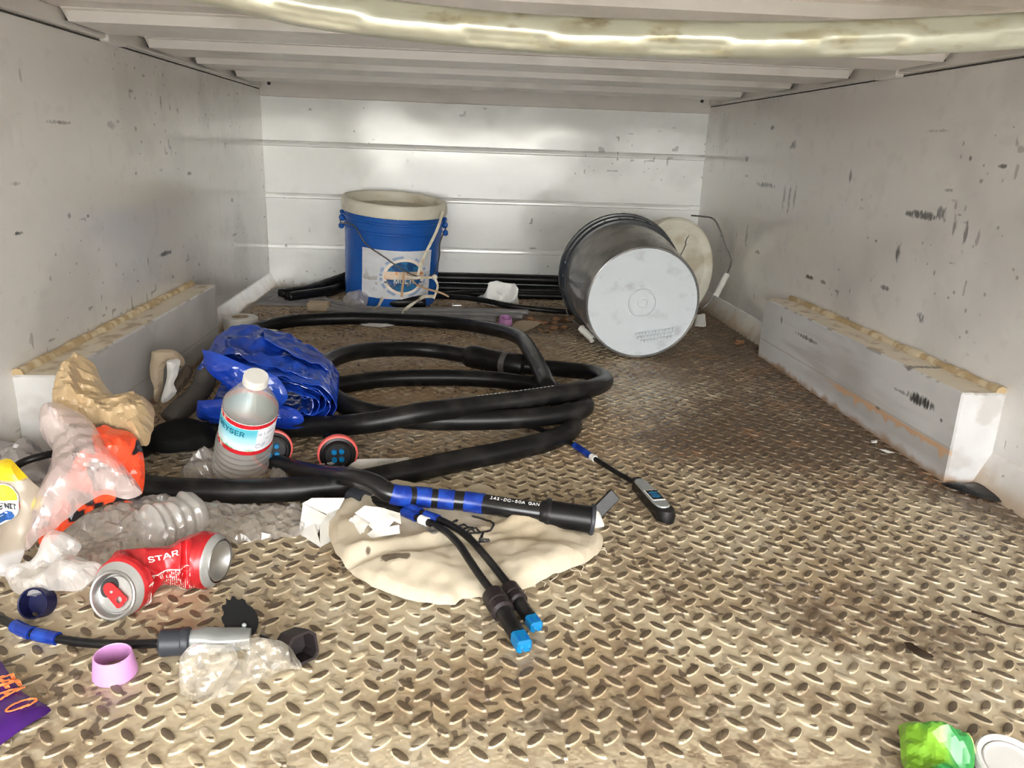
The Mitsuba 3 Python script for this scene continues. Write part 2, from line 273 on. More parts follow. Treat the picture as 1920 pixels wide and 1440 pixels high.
# back wall: lapped sheets, each with a rolled bead along its lower edge
struct('wall_back', box((XL - .02, YB + .004, -.012), (XR + .02, YB + .03, ZC + .01)), 'wall_paint_back', label='glossy white steel back wall of lapped horizontal panels')
lv = [0., .1346, .2869, .4388, .567]
for k in range(4):
    z0, z1 = lv[k], lv[k + 1]
    prof = [(-.0012, z0), (-.0012, z1), (.006, z1), (.006, z0)] if k == 3 else [(-.0012, z0), (-.0012, z1 - .0110), (-.0056, z1 - .0092)] + [(-.0058 + .5 * .0115 * (j / 6) ** 2 * .26, z1 - .0080 + .0115 * j / 6) for j in range(7)] + [(-.0012, z1 + .0062), (.006, z1 + .0062), (.006, z0)]
    a, b = (trimesh.Trimesh(np.array([[x, YB + o, z] for o, z in prof]), np.zeros((0, 3), int), process=False) for x in (XL, XR))
    n = len(prof); i = np.arange(n); j = (i + 1) % n
    struct('panel', trimesh.Trimesh(np.vstack([a.vertices, b.vertices]), np.vstack([np.stack([i, i + n, j], 1), np.stack([j, i + n, j + n], 1)]), process=False), 'wall_paint_back', 'wall_back', 40)
struct('trim_1', cat([box((XL - .0, YB - .016, .566), (XR, YB, .592), .002), box((XL, YB - .016, .590), (XR, YB - .002, .611))]), 'trim_paint', label='pale header strip along the top of the back wall')
for x in (XL + .03, XR - .03): struct('bolt_hole', place(lathe([(0, 0), (.005, .0), (.005, .003), (0, .003)], 16), (x, YB - .0165, .6015), frame((0, -1, 0))), 'dark_gap', 'trim_1')
struct('ceiling', box((XL - .02, YF, ZC), (XR + .02, YB + .03, ZC + .012)), 'ceiling_paint', label='off-white sheet ceiling')
for y in (-.25, .05, .35, .64, .932, 1.262, 1.572, 1.845, 2.165):
    w, h = .14, .0165
    hat = [(y, ZC - h), (y + w, ZC - h), (y + w + .006, ZC - .002), (y + w + .02, ZC - .002), (y + w + .02, ZC + .001), (y - .02, ZC + .001), (y - .02, ZC - .002), (y - .002, ZC - .002)]
    n = len(hat); i = np.arange(n); j = (i + 1) % n; e = [(0, q, q + 1) for q in range(1, n - 1)]
    x0, x1 = XL + .018, XR - .018
    struct('bow', trimesh.Trimesh(np.array([[x0, a, b] for a, b in hat] + [[x1, a, b] for a, b in hat]), np.vstack([np.stack([i, j, i + n], 1), np.stack([j, j + n, i + n], 1), [(0, q + 1, q) for q in range(1, n - 1)], [(n, n + q, n + q + 1) for q in range(1, n - 1)]]), process=False), 'trim_paint', 'ceiling', False, label='pale folded steel roof bow')
    for xe in (x0, x1): struct('end_gap', box((xe - .004, y + .001, ZC - h + .001), (xe + .004, y + w, ZC - .003)), 'dark_gap', 'ceiling')
for nm, x, s in (('trim_2', XL, 1), ('trim_3', XR, -1)):
    struct(nm, cat([box((x, YF, .588), (x + s * .012, 1.43, .612), .002), box((x, 1.43, .590), (x + s * .007, YB - .02, .612), .002)]), 'trim_paint', label='pale rail along the top of the %s wall' % ('left' if s > 0 else 'right'))
    struct('bracket', box((x, 1.40, .584), (x + s * .016, 1.475, .606), .002), 'trim_paint', nm)
    struct('seam', box((x, YF, .5845), (x + s * .002, YB - .02, .5868)), 'dark_gap', nm)
# kick strips at the foot of the walls
for nm, x, s in (('baseboard_left', XL, 1), ('baseboard_right', XR, -1)):
    pr = [(x, .0), (x + s * .024, .0), (x + s * .020, .012), (x + s * .003, .048), (x, .050)]
    n = 5; i = np.arange(n); j = (i + 1) % n
    struct(nm, trimesh.Trimesh(np.array([[a, YF, z] for a, z in pr] + [[a, YB - .001, z] for a, z in pr]), np.vstack([np.stack([i, i + n, j], 1), np.stack([j, i + n, j + n], 1)]), process=False), 'wall_paint_' + nm.split('_')[1], smooth=False, label='sloped painted kick strip at the foot of the %s wall' % nm.split('_')[1])

# long steel box covers along both walls
def cover_color(p, n, uv):
    x, y, z = p.x, p.y, p.z
    n1, n2, n3 = fbm(y * 7, z * 9, x * 7, 4), fbm(y * 45, z * 45, x * 45, 3), noise(y * 260, z * 100, x * 260)
    up = smoothstep(.7, .9, n.z)
    c = mix((.62, .61, .60), (.50, .49, .48), smoothstep(.4, .7, n1)); c = mix(c, (.36, .33, .30), .5 * smoothstep(.5, .75, fbm(y * 3, z * 30, x * 20, 4)))
    c = mix(c, mix((.62, .54, .40), (.40, .29, .16), smoothstep(.5, .75, n2 + .3 * (n1 - .5))), .8 * up)
    zz = z - .045 - .012 * (1.3 - y); drip = noise(y * 170, 2.) * noise(y * 60, 9.); band = dr.exp(-dr.square(zz / dr.select(zz > 0, .004, .004 + .03 * drip))) * smoothstep(1.6, 1.2, y) * smoothstep(.2, .5, x) * smoothstep(.5, .8, -n.x)
    c = mix(c, (.60, .33, .14), .7 * smoothstep(.25, .75, band * (.45 + .9 * n2)))
    c = mix(c, (.38, .33, .27), .7 * smoothstep(.0014, .0004, dr.abs(z - .050 - .012 * (1.3 - y))) * smoothstep(.5, .8, dr.abs(n.x)))
    c = mix(c, (.30, .17, .08), .85 * smoothstep(.016, .002, z + .02 * (n2 - .5)))
    for my, mz, a, b, sl, st in MARKS_BOX:
        dy = y - my; r = dr.square(dy / a) + dr.square((z - mz - sl * dy) / b)
        c = mix(c, (.03, .028, .028), st * smoothstep(0., .2, x) * smoothstep(1.3, .3, r + 1.2 * (n3 - .35)))
    edge = smoothstep(.133, .137, z) * (1 - up)
    return mix(c, (.25, .2, .15), .6 * edge * smoothstep(.5, .65, n2))
MARKS_BOX = [(1.086, 0.098, 0.0387, 0.01, 0, 0.95), (1.489, 0.099, 0.0555, 0.0051, 0, 0.7), (1.131, 0.136, 0.0096, 0.0047, 0, 0.7), (1.137, 0.095, 0.0253, 0.0032, 0, 0.5), (1.196, 0.049, 0.0078, 0.003, 0, 0.6), (1.028, 0.086, 0.004, 0.003, 0, 0.7), (1.616, 0.109, 0.0054, 0.0109, 0, 0.6), (1.238, 0.153, 0.065, 0.003, 0, 0.5), (1.313, 0.154, 0.0362, 0.003, 0, 0.4)]
pbr('cover_paint', cover_color, .33, .5, bump=(lambda p, n, uv: fbm(p.y * 14, p.z * 14, p.x * 14, 2), .0012, .004))
pbr('old_caulk', lambda p, n, uv: mix((.42, .31, .17), (.62, .52, .36), smoothstep(.35, .7, fbm(p.y * 60, p.x * 60, 1.))), .8, .3)
for sx, x0, x1, y0, y1, lab, w in ((1, .708, XR, .994, 1.722, 'long white steel box cover with black scuffs along the right wall', 'right'), (-1, XL, -.514, 1.02, 1.735, 'long white steel box cover along the left wall behind the bags', 'left')):
    t = thing('box_cover', lab, 'box')
    obj('body', box((x0, y0, 0), (x1, y1, .138), .0025), 'cover_paint', t, 25)
    xx = x1 - .006 if sx > 0 else x0 + .006
    C = np.array([[xx, y, .1385] for y in np.linspace(y0 + .003, y1 - .004, 120)]); C = C + .0012 * (np.stack([meshkit.fbm(C * 40 + k, 2, k) for k in range(3)], 1) - .5)
    obj('caulk_bead', sweep(C, .0055 + .004 * meshkit.noise(C * 60, 4), 8), 'old_caulk', t, label='brown line of old caulk against the wall')
# galvanised tube slung under the ceiling
def galv(p, n, uv):
    a = fbm(p.x * 26, p.y * 60, p.z * 60, 4)
    return mix((.56, .57, .47), mix((.46, .44, .31), (.28, .24, .15), smoothstep(.5, .8, fbm(p.x * 90, p.y * 90, p.z * 90))), smoothstep(.5, .72, a))
mat('galvanised', {'type': 'bumpmap', 'arbitrary': proc(lambda p, n, uv: fbm(p.x * 60, p.y * 60, p.z * 60, 3), eps=.002), 'scale': .0016, 'bsdf': {'type': 'principled', 'base_color': proc(galv), 'metallic': .55, 'roughness': .27, 'specular': .6}})
C = spline([(-0.2443,0.775,0.5731), (-0.2038,0.775,0.5674), (-0.14,0.775,0.5557), (-0.0269,0.775,0.5464), (0.0848,0.775,0.5423), (0.194,0.775,0.5434), (0.2952,0.775,0.5464), (0.3925,0.775,0.5529), (0.4753,0.775,0.5597), (0.5379,0.775,0.5657), (0.6588,0.775,0.5789)], .004)
u = np.r_[0, np.cumsum(np.linalg.norm(np.diff(C, axis=0), axis=1))]
a = np.arange(56) * 2 * np.pi / 56
S = sweep(C, .0162, 56); k = len(C) * 56
ph = (u / .083) % 1.; odd = (np.floor(u / .083) % 2)
press = np.clip(np.sin(np.pi * ph) * 3.2, 0, 1)
dent = -press[:, None] * np.where(odd[:, None] > 0, np.exp(-((a[None] - 2.15) / .42) ** 4), .8 * np.exp(-((a[None] - 1.05) / .42) ** 4)) * 1.7
nrm = S.vertices[:k].reshape(-1, 56, 3) - C[:, None]; v = S.vertices.copy(); v[:k] = (C[:, None] + nrm * (1 + .085 * dent)[..., None]).reshape(-1, 3); S.vertices = v
solo('ceiling_tube', S, 'galvanised', 'dull galvanised metal tube bowed across under the roof bows', 'tube', True)

# the ground the truck stands on, outside
pbr('asphalt', lambda p, n, uv: mix((.30, .29, .27), (.40, .39, .36), fbm(p.x * 3, p.y * 3, 1.)), .9, .2)
struct('ground', box((-30, -30, -.86), (30, 30, -.8)), 'asphalt', label='grey paved ground')

# ---------------------------------------------------------------- pails at the back wall
pbr('blue_plastic', lambda p, n, uv: mix((.012, .085, .38), (.02, .12, .45), fbm(p.x * 20, p.y * 20, p.z * 20)), .3, .5)
pbr('cream_plastic', lambda p, n, uv: mix((.72, .69, .58), (.52, .46, .34), smoothstep(.5, .78, fbm(p.x * 22, p.y * 22, p.z * 22, 4))), .38, .5)
pbr('inside_dusk', (.50, .46, .37), .6)
pbr('grey_plastic', lambda p, n, uv: mix((.12, .12, .118), (.25, .245, .23), smoothstep(.4, .7, fbm(p.x * 16, p.y * 16, p.z * 16, 4))), .16, .6)
pbr('charcoal_plastic', (.03, .035, .04), .2)
pbr('pale_grey_plastic', lambda p, n, uv: mix((.54, .575, .60), (.42, .44, .46), smoothstep(.55, .8, fbm(p.x * 30, p.y * 8, p.z * 30, 4))), .33, .5)
pbr('white_plastic', (.66, .65, .61), .38, .4)
pbr('steel_bright', (.72, .71, .68), .22, metal=1.)
pbr('steel_wire', (.16, .15, .14), .4, metal=.6)
pbr('print_blue', (.02, .09, .30), .45)
ax = unit(V(.055, -.085, 1)); O = V(-.183, 2.317, .012)
F = np.stack([unit(np.cross(V(0, 1, 0), ax)), unit(np.cross(ax, unit(np.cross(V(0, 1, 0), ax)))), ax], 1)   # x to the right, y to the wall
t = thing('pail', 'blue plastic pail with a white rim and round logo label at the back wall', 'bucket')
obj('body', place(lathe([(0, .002), (.124, .002), (.128, .0), (.131, .006), (.1335, .05), (.136, .18), (.1375, .205), (.1405, .207), (.1405, .211), (.138, .213), (.1385, .232), (.1415, .234), (.1415, .238), (.139, .24), (.1395, .275), (.135, .275), (.128, .02), (0, .012)], 72), O, F), 'blue_plastic', t, 35)
obj('rim', place(lathe([(.139, .252), (.1475, .2535), (.149, .258), (.1475, .282), (.144, .288), (.139, .289), (.133, .287), (.1305, .280), (.130, .262), (.1325, .255)], 72), O, F), 'cream_plastic', t, 35, label='off-white rim')
obj('inner_disc', place(lathe([(0, .257), (.1318, .2585), (.1318, .253), (0, .253)], 48), O, F), 'inside_dusk', t, 30, label='dusty inner surface')
def pail_label(p, n, uv):
    u, v = uv.x, uv.y; x, y = (u - .59) * 1.06, (v - .47) * .83
    r = dr.sqrt(x * x + y * y); a = dr.atan2(y, x)
    c = mix((.74, .76, .80), (.66, .67, .70), fbm(u * 9, v * 9, 2.))
    ringo = smoothstep(.012, .0, dr.abs(r - .335) - .016) * smoothstep(.35, .55, fbm(a * 5, 3.)) 
    c = mix(c, (.22, .33, .52), .8 * ringo)
    c = mix(c, (.93, .82, .70), smoothstep(.012, 0., dr.abs(r - .285) - .014))
    w = y + .05 * dr.sin(x * 9) - .12 * x * x
    c = mix(c, mix((.012, .06, .2), (.03, .17, .36), smoothstep(.3, .6, fbm(x * 12 + 5 * w, w * 16, 1.))), smoothstep(.27, .255, r))
    band = smoothstep(.075, .06, dr.abs(y - .02)) * smoothstep(.30, .29, dr.abs(x))
    c = mix(c, mix((.86, .70, .55), (.75, .30, .08), smoothstep(.58, .7, fbm(x * 26, y * 18, 4.))), band)
    c = mix(c, (.03, .1, .3), smoothstep(.02, .01, dr.abs(y + .10)) * smoothstep(.29, .28, dr.abs(x)))
    return mix(c, (.3, .28, .26), .6 * smoothstep(.62, .72, fbm(u * 14, v * 10, 8.)) * smoothstep(.3, .0, dr.abs(v - .35)))
pbr('pail_label_print', pail_label, .4, .5)
def on_pail(th, z, r): return O + (r * np.sin(th))[..., None] * F[:, 0] - (r * np.cos(th))[..., None] * F[:, 1] + z[..., None] * F[:, 2]
m, uv = grid(lambda u, v: on_pail(np.deg2rad(-33 + 88 * u), .030 + .137 * v, .1348 + .0030 * (.03 + .137 * v - .05) / .13), 40, 16)
lab = obj('label', m, 'pail_label_print', t, True, uv=uv, label='white label with a round blue logo')
def pail_txt(s, h, th0, z0):
    R0 = .1365; w = meshkit.text_mesh(s, h, .0005, True).bounds[1][0]
    def fn(x, y):
        th = np.deg2rad(th0) + (x - w / 2) / R0
        return on_pail(th, z0 + y, np.full_like(x, R0)), np.sin(th)[:, None] * F[:, 0] - np.cos(th)[:, None] * F[:, 1]
    return wrap_text(s, h, fn)
obj('lettering', pail_txt('MULTI', .0140, 19.0, .076), 'white_plastic', lab)
for s in (-1, 1):
    q = on_pail(np.array(s * 1.5 + .06), np.array(.225), np.array(.145))
    obj('ear', cat([blob(q, (.009, .014, .010), 2), blob(q + V(s * .002, -.004, -.022), (.008, .012, .009), 2), blob(q + V(0, 0, .016), (.006, .01, .006), 2)]), 'blue_plastic', t)
eL, eR = on_pail(np.array(-1.44), np.array(.221), np.array(.15)), on_pail(np.array(1.56), np.array(.221), np.array(.15))
obj('bail', tube([eL, eL + V(.006, -.03, -.008), (-0.2659,2.165,0.2284), (-0.2353,2.15,0.1855), (-0.1839,2.142,0.1507), (-0.134,2.14,0.1177), (-0.0866,2.142,0.0996), (-0.0553,2.16,0.1048), (-0.0393,2.22,0.1485), (-0.0389,2.27,0.1798), eR], .0018, 8), 'steel_wire', t, label='thin wire bail hanging down across the label')

base, tip = V(.4145, 1.668, .1285), V(.411, 1.935, .153)
G = frame(tip - base, (0, 0, 1)); L = np.linalg.norm(tip - base)
t = thing('pail', 'grey plastic pail lying on its side with its pale round bottom facing out', 'bucket')
obj('body', place(lathe([(.112, .0045), (.1205, .0045), (.1225, .0), (.1255, .001), (.127, .006), (.1325, .09), (.1385, .20), (.1395, L - .062), (.1395, L), (.136, L), (.123, .02), (.112, .012)], 96), base, G), 'grey_plastic', t, 35)
obj('bottom', place(lathe([(0, .004), (.008, .004), (.009, .0025), (.011, .0025), (.012, .0045), (.027, .0048), (.0285, .0005), (.0315, .0005), (.033, .0042), (.117, .0038), (.1215, .003), (.1215, .008), (0, .008)], 96), base, G), 'pale_grey_plastic', t, 25, label='pale round bottom with a moulded ring')
rim = obj('rim', place(lathe([(.139, L - .060), (.1445, L - .060), (.146, L - .055), (.1445, L - .050), (.141, L - .049), (.1405, L - .032), (.1465, L - .031), (.148, L - .026), (.1465, L - .022), (.143, L - .021), (.143, L - .012), (.150, L - .011), (.1515, L - .005), (.1505, L), (.145, L + .001), (.137, L)], 96), base, G), 'charcoal_plastic', t, 30, label='dark ribbed rim')
a = np.arange(26) * 2 * np.pi / 26
obj('rib', cat([place(box((.139, -.0012, L - .05), (.1462, .0012, L - .032)), base, G @ np.array([[math.cos(q), -math.sin(q), 0], [math.sin(q), math.cos(q), 0], [0, 0, 1]])) for q in a]), 'charcoal_plastic', rim, False, kind='stuff')
cm = []
for k, (r, zz, s) in enumerate(((.082, -.070, .034), (.086, -.079, .030), (.09, -.088, .024))):
    for x in np.arange(-s, s + .02, .0075): cm.append(box((x + .012, .0008, zz + .0), (x + .0165, .0046, zz + .0055)))
obj('moulded_mark', cat([place(b, base + V(0, -.0005, 0), np.array([[.985, 0, -.17], [0, 1, 0], [.17, 0, .985]])) for b in cm]), 'pale_grey_plastic', t, False)
w = tube([(0.2711,1.9,0.0934), (0.2807,1.86,0.0591), (0.2904,1.8,0.0538), (0.3023,1.745,0.0485), (0.3354,1.7,0.0249)], .002, 8)
h = obj('bail', w, 'steel_wire', t)
obj('grip', tube([(0.295,1.755,0.0524), (0.3192,1.722,0.0329)], .0085, 12), 'white_plastic', h, label='short white plastic grip')

n = unit(V(.42, -.90, .06)); c0 = V(.603, 2.105, .1425); G = frame(-n, (0, 0, 1)) * 1.06
def cream_face(p, nn, uv):
    x, z = p.x, p.z
    c = mix((.76, .73, .62), (.58, .52, .39), smoothstep(.5, .78, fbm(x * 18, p.y * 18, z * 18, 4)))
    k = dr.abs(x - .6195 - .36 * (z - .176) - .007 * (noise(z * 120., 2.) - .5))
    return mix(c, (.07, .06, .05), .9 * smoothstep(.0026, .0014, k) * smoothstep(.160, .172, z) * smoothstep(.24, .225, z))
pbr('cream_lid', cream_face, .38, .5)
t = thing('pail', 'cream plastic pail lying in the back right corner with a cracked round end', 'bucket')
obj('body', place(lathe([(.118, .02), (.1235, .02), (.1235, .03), (.121, .20), (.117, .262), (0, .262), (0, .255), (.112, .255), (.118, .03)], 72), c0, G), 'cream_plastic', t, 35)
obj('end_lid', place(lathe([(0, .0035), (.103, .0035), (.106, .0), (.114, -.004), (.124, -.004), (.130, .0), (.1325, .006), (.1325, .026), (.129, .028), (.1255, .02), (.1255, .012), (0, .012)], 72), c0, G), 'cream_lid', t, 30, label='round cracked cream end')
b = obj('bail', tube([(0.6233,2.07,0.2912), (0.6487,2.05,0.2908), (0.6731,2.04,0.2869), (0.6912,2.03,0.2609), (0.7098,2.02,0.2185), (0.7269,2.02,0.1814), (0.7113,2,0.1463), (0.6794,1.98,0.0929), (0.6513,1.98,0.0628), (0.6337,2,0.0427)], .0021, 8), 'steel_wire', t)
obj('grip', tube([(0.7124,2,0.1491), (0.6808,1.98,0.093)], .0078, 12), 'white_plastic', b, label='white plastic grip')

# ribbons knotted on the blue pail
pbr('ribbon', lambda p, n, uv: mix((.72, .68, .56), (.52, .42, .28), smoothstep(.5, .75, fbm(p.x * 50, p.y * 50, p.z * 50))), .6, .3)
pbr('ribbon_brown', (.50, .33, .20), .7, .2)
def ribbon(P, w, th=.0012, side=(1, 0, 0), step=.006):
    C = spline(P, step); tt = np.gradient(C, axis=0); tt /= np.linalg.norm(tt, axis=1, keepdims=True)
    s = np.cross(tt, V(*side)); s = np.cross(s, tt); s /= np.linalg.norm(s, axis=1, keepdims=True); nn = np.cross(tt, s)
    W = np.broadcast_to(w, len(C)); tw = .5 * np.sin(np.arange(len(C)) * .35); s, nn = s * np.cos(tw)[:, None] + nn * np.sin(tw)[:, None], nn * np.cos(tw)[:, None] - s * np.sin(tw)[:, None]
    q = np.stack([C + s * W[:, None] / 2 + nn * th, C - s * W[:, None] / 2 + nn * th, C - s * W[:, None] / 2, C + s * W[:, None] / 2], 1)
    N = len(C); v = q.reshape(-1, 3); f = []
    i = np.arange(N - 1)
    for a in range(4):
        b = (a + 1) % 4; f += [np.stack([i * 4 + a, i * 4 + b, i * 4 + 4 + b], 1), np.stack([i * 4 + a, i * 4 + 4 + b, i * 4 + 4 + a], 1)]
    e = N * 4 - 4; f += [np.array([[0, 2, 1], [0, 3, 2], [e, e + 1, e + 2], [e, e + 2, e + 3]])]
    return trimesh.Trimesh(v, np.vstack(f), process=False)
t = thing('ribbon_tie', 'knotted off-white packing ribbon hanging from the rim of the blue pail', 'ribbon')
obj('long_strip', ribbon([(-0.0297,2.2,0.2734), (-0.0418,2.165,0.2347), (-0.0611,2.145,0.1935), (-0.0778,2.135,0.1586), (-0.089,2.13,0.1303), (-0.0961,2.128,0.1074)], .0075), 'ribbon', t)
obj('cross_strip', ribbon([(-0.1402,2.125,0.1126), (-0.1172,2.12,0.1024), (-0.0857,2.12,0.1031), (-0.0515,2.125,0.1017)], .006, side=(0, 0, 1)), 'ribbon', t)
obj('knot', blob((-0.05,2.12,0.1039), (.008, .006, .008), 3), 'ribbon', t)
obj('loose_end', ribbon([(-0.0499,2.118,0.1014), (-0.041,2.11,0.0841), (-0.045,2.1,0.0669), (-0.0517,2.09,0.0512)], .006), 'ribbon', t)
obj('loose_end', ribbon([(-0.1142,2.118,0.0984), (-0.0939,2.11,0.0829), (-0.0635,2.1,0.0737), (-0.0334,2.09,0.0675), (-0.0104,2.08,0.0597)], .005, side=(0, 0, 1)), 'ribbon_brown', t, label='brown stained end')
obj('loose_end', ribbon([(-0.1328,2.12,0.1135), (-0.134,2.115,0.0884), (-0.1367,2.11,0.0675), (-0.1379,2.105,0.051)], .0065), 'ribbon_brown', t, label='brown stained end')
obj('loose_end', ribbon([(-0.0505,2.1559,0.045), (-0.0773,2.1691,0.042), (-0.1003,2.1243,0.035), (-0.1229,2.1158,0.02), (-0.1357,2.0466,0.012)], .009, side=(0, 0, 1)), 'ribbon', t)
obj('loose_end', ribbon([(-0.1901,2.1998,0.04), (-0.1966,2.1715,0.03), (-0.2034,2.1477,0.018), (-0.2195,2.1046,0.01)], .009, side=(0, 0, 1)), 'ribbon', t)

# ---------------------------------------------------------------- clutter along the back wall
pbr('rubber', lambda p, n, uv: mix((.006, .006, .0065), (.018, .017, .016), smoothstep(.5, .8, fbm(p.x * 30, p.y * 30, p.z * 30))), .36, .32)
pbr('rubber_glossy', (.008, .008, .009), .22, .6)
pbr('grey_hose', lambda p, n, uv: mix((.15, .15, .15), (.26, .25, .24), fbm(p.x * 30, p.y * 30, 1.)), .4, .5)
pbr('paper_white', lambda p, n, uv: mix((.68, .67, .64), (.56, .52, .46), smoothstep(.55, .8, fbm(p.x * 25, p.y * 25, p.z * 25))), .8, .2)
pbr('paper_bright', (.84, .84, .82), .7, .3)
pbr('cardboard', lambda p, n, uv: mix((.46, .38, .28), (.35, .27, .18), fbm(p.x * 30, p.y * 30, p.z * 30)), .85, .2)
pbr('leaf_dark', (.035, .022, .014), .8, .2)
pbr('leaf_brown', lambda p, n, uv: mix((.22, .10, .045), (.36, .20, .10), noise(p.x * 160, p.y * 160, 1.)), .7, .3)
mat('clear_film', {'type': 'blendbsdf', 'weight': .30, 'a': {'type': 'thindielectric', 'int_ior': 1.5}, 'b': {'type': 'twosided', 'bsdf': {'type': 'roughplastic', 'diffuse_reflectance': rgb(.66, .62, .59), 'alpha': .12}}})
mat('clear_rigid', {'type': 'blendbsdf', 'weight': .22, 'a': {'type': 'thindielectric', 'int_ior': 1.55}, 'b': {'type': 'twosided', 'bsdf': {'type': 'roughplastic', 'diffuse_reflectance': rgb(.74, .72, .68), 'alpha': .08}}})
pbr('lilac_plastic', (.52, .25, .50), .45)
for P, r, lab in (
    ([(-.50, 2.30, .0155), (-.43, 2.36, .02), (-.36, 2.45, .035), (-.31, 2.4725, .049), (-.2, 2.4725, .049), (-.02, 2.4725, .049), (.14, 2.472, .049), (.3, 2.466, .049), (.44, 2.46, .049)], .0155, 'heavy black cable lying highest against the back wall behind the blue pail'),
    ([(-.47, 2.25, .016), (-.37, 2.36, .017), (-.33, 2.465, .016), (-.2, 2.4725, .016), (0, 2.47, .016), (.18, 2.462, .016), (.35, 2.455, .016), (.5, 2.45, .016)], .0155, 'heavy black cable on the floor beneath the highest cable at the back wall'),
    ([(-.04, 2.36, .012), (.06, 2.40, .012), (.2, 2.39, .012), (.33, 2.385, .012), (.46, 2.36, .012)], .0115, 'black cable on the floor behind the torn white paper'),
    ([(-0.0784,2.3332,0.012), (0.001,2.2683,0.024), (0.077,2.2135,0.028), (0.1649,2.1588,0.022), (0.2693,2.1488,0.014), (0.3606,2.1526,0.009)], .0075, 'thin black hose running in front of the torn white paper to the grey pail'),
    ([(-0.2397,2.2173,0.019), (-0.1637,2.2016,0.019), (-0.0788,2.2111,0.019)], .0185, 'short black sleeve on the floor at the foot of the blue pail')):
    solo('cable', tube(P, r, 14, .01), 'rubber', lab, 'cable', True)
for k, (P, lab) in enumerate((([(-0.3731,2.2691,0.008), (-0.2949,2.1815,0.008), (-0.1883,2.1396,0.008), (-0.0427,2.147,0.008), (0.0755,2.1515,0.008), (0.209,2.1425,0.008)], 'grey hose at the back of three side by side before the blue pail'),
                              ([(-0.3659,2.2051,0.008), (-0.2881,2.1294,0.008), (-0.1699,2.0906,0.008), (-0.0272,2.0974,0.008), (0.0885,2.1015,0.008), (0.1891,2.0828,0.008)], 'middle grey hose of three side by side before the blue pail'),
                              ([(-0.3427,2.1312,0.008), (-0.2531,2.0754,0.008), (-0.1246,2.0462,0.008), (0.0017,2.0444,0.008), (0.1143,2.0345,0.008)], 'front grey hose of three side by side before the blue pail'))):
    solo('hose', tube(P, .0085, 12, .01), 'grey_hose', lab, 'hose', True)
m = pillow([(0.0698,2.333,0.012), (0.094,2.2,0.0568), (0.1027,2.21,0.0872), (0.1295,2.2,0.0834), (0.1576,2.19,0.0812), (0.1816,2.17,0.082), (0.1788,2.16,0.0552), (0.1861,2.2726,0.005), (0.1347,2.2835,0.005), (0.0881,2.3047,0.008)], .022, .005, amp=.006, freq=22, seed=4)
solo('torn_paper', ground(m), 'paper_bright', 'torn white paper standing crumpled against the black cables at the back', 'paper', 25)
m = pillow([(-0.3132,2.2182,0.002), (-0.2978,2.2087,0.03), (-0.2655,2.2134,0.045), (-0.24,2.2252,0.045), (-0.2359,2.1831,0.03), (-0.2424,2.1844,0.004), (-0.2758,2.1682,0.002)], .02, .004, amp=.008, freq=40, seed=9)
solo('clear_wrapper', ground(m), 'clear_film', 'small clear crumpled plastic at the foot of the blue pail', 'plastic', 20)
solo('paper_scrap', ground(pillow([(-0.2388,1.9756,0.004), (-0.2165,1.994,0.006), (-0.1684,1.9854,0.006), (-0.139,1.9717,0.004), (-0.1782,1.9434,0.004), (-0.2116,1.9467,0.004)], .003, .005, amp=.002, freq=50, seed=3)), 'paper_white', 'small white paper scrap just behind the far loop of cable', 'paper')
solo('cardboard_scrap', ground(pillow([(0.1443,1.952,0.004), (0.1784,2.0383,0.007), (0.2295,2.0228,0.007), (0.188,1.9355,0.003), (0.154,1.897,0.003)], .003, .005, amp=.001, freq=30, seed=5)), 'cardboard', 'flat tan cardboard scrap beside the bend of the far cable loop', 'cardboard')
solo('paper_scrap', hull([(0.6748,2.1002,0.02), (0.6877,2.0674,0.03), (0.6729,2.0156,0.004), (0.6495,2.0202,0.004), (0.6714,2.0757,0.025), (0.6772,2.0382,0.002), (0.65,2.0359,0.002), (0.6848,2.0388,0.002)]), 'paper_white', 'small white paper block against the right side of the grey pail', 'paper')
def cap(r0, r1, h, w=.0016): return lathe([(r0 - w, 0), (r0, 0), (r0, .001), (r1, h - .0008), (r1 - .0008, h), (r1 - w + .0004, h), (r1 - w, h - .0008), (r0 - w, .001), (r0 - w, 0)], 48)
solo('cap_ring', place(cap(.019, .016, .022), (0.1368,2.0065,0.0016), frame((.05, -.3, 1))), 'lilac_plastic', 'lilac plastic cap ring by the cardboard scrap near the back', 'cap')
# perforated grey mat
x0, x1, y0, y1 = -.548, -.375, 2.20, 2.46
poly = shapely.box(x0, y0, x1, y1); holes = [shapely.box(x - .007, y - .004, x + .007, y + .004) for j, y in enumerate(np.arange(y0 + .02, y1 - .01, .019)) for x in np.arange(x0 + .018 + (j % 2) * .011, x1 - .012, .023)]
pbr('grey_mat', lambda p, n, uv: mix((.17, .17, .18), (.28, .27, .26), fbm(p.x * 30, p.y * 30, 1.)), .6, .4)
m = trimesh.creation.extrude_polygon(poly.difference(shapely.union_all(holes)), .006, engine='earcut'); m.apply_translation((0, 0, .002))
solo('slotted_mat', m, 'grey_mat', 'grey slotted plastic mat in the back left corner', 'mat', False)
solo('wooden_block', box((-.395, 2.12, .002), (-.335, 2.165, .026), .004), 'cardboard', 'small tan block in front of the grey slotted mat', 'block')
t = thing('tape_roll', 'roll of translucent white tape by the far end of the left box cover', 'tape')
tp = (-0.5101,1.8965,0.0016)
obj('roll', place(lathe([(.020, 0), (.039, 0), (.040, .002), (.040, .030), (.038, .032), (.020, .032), (.020, 0)], 40), tp, np.eye(3)), 'white_plastic', t)
obj('core', place(lathe([(.0180, .0), (.0200, .0), (.0200, .0325), (.0180, .0325), (.0180, .0)], 32), tp, np.eye(3)), 'cardboard', t)
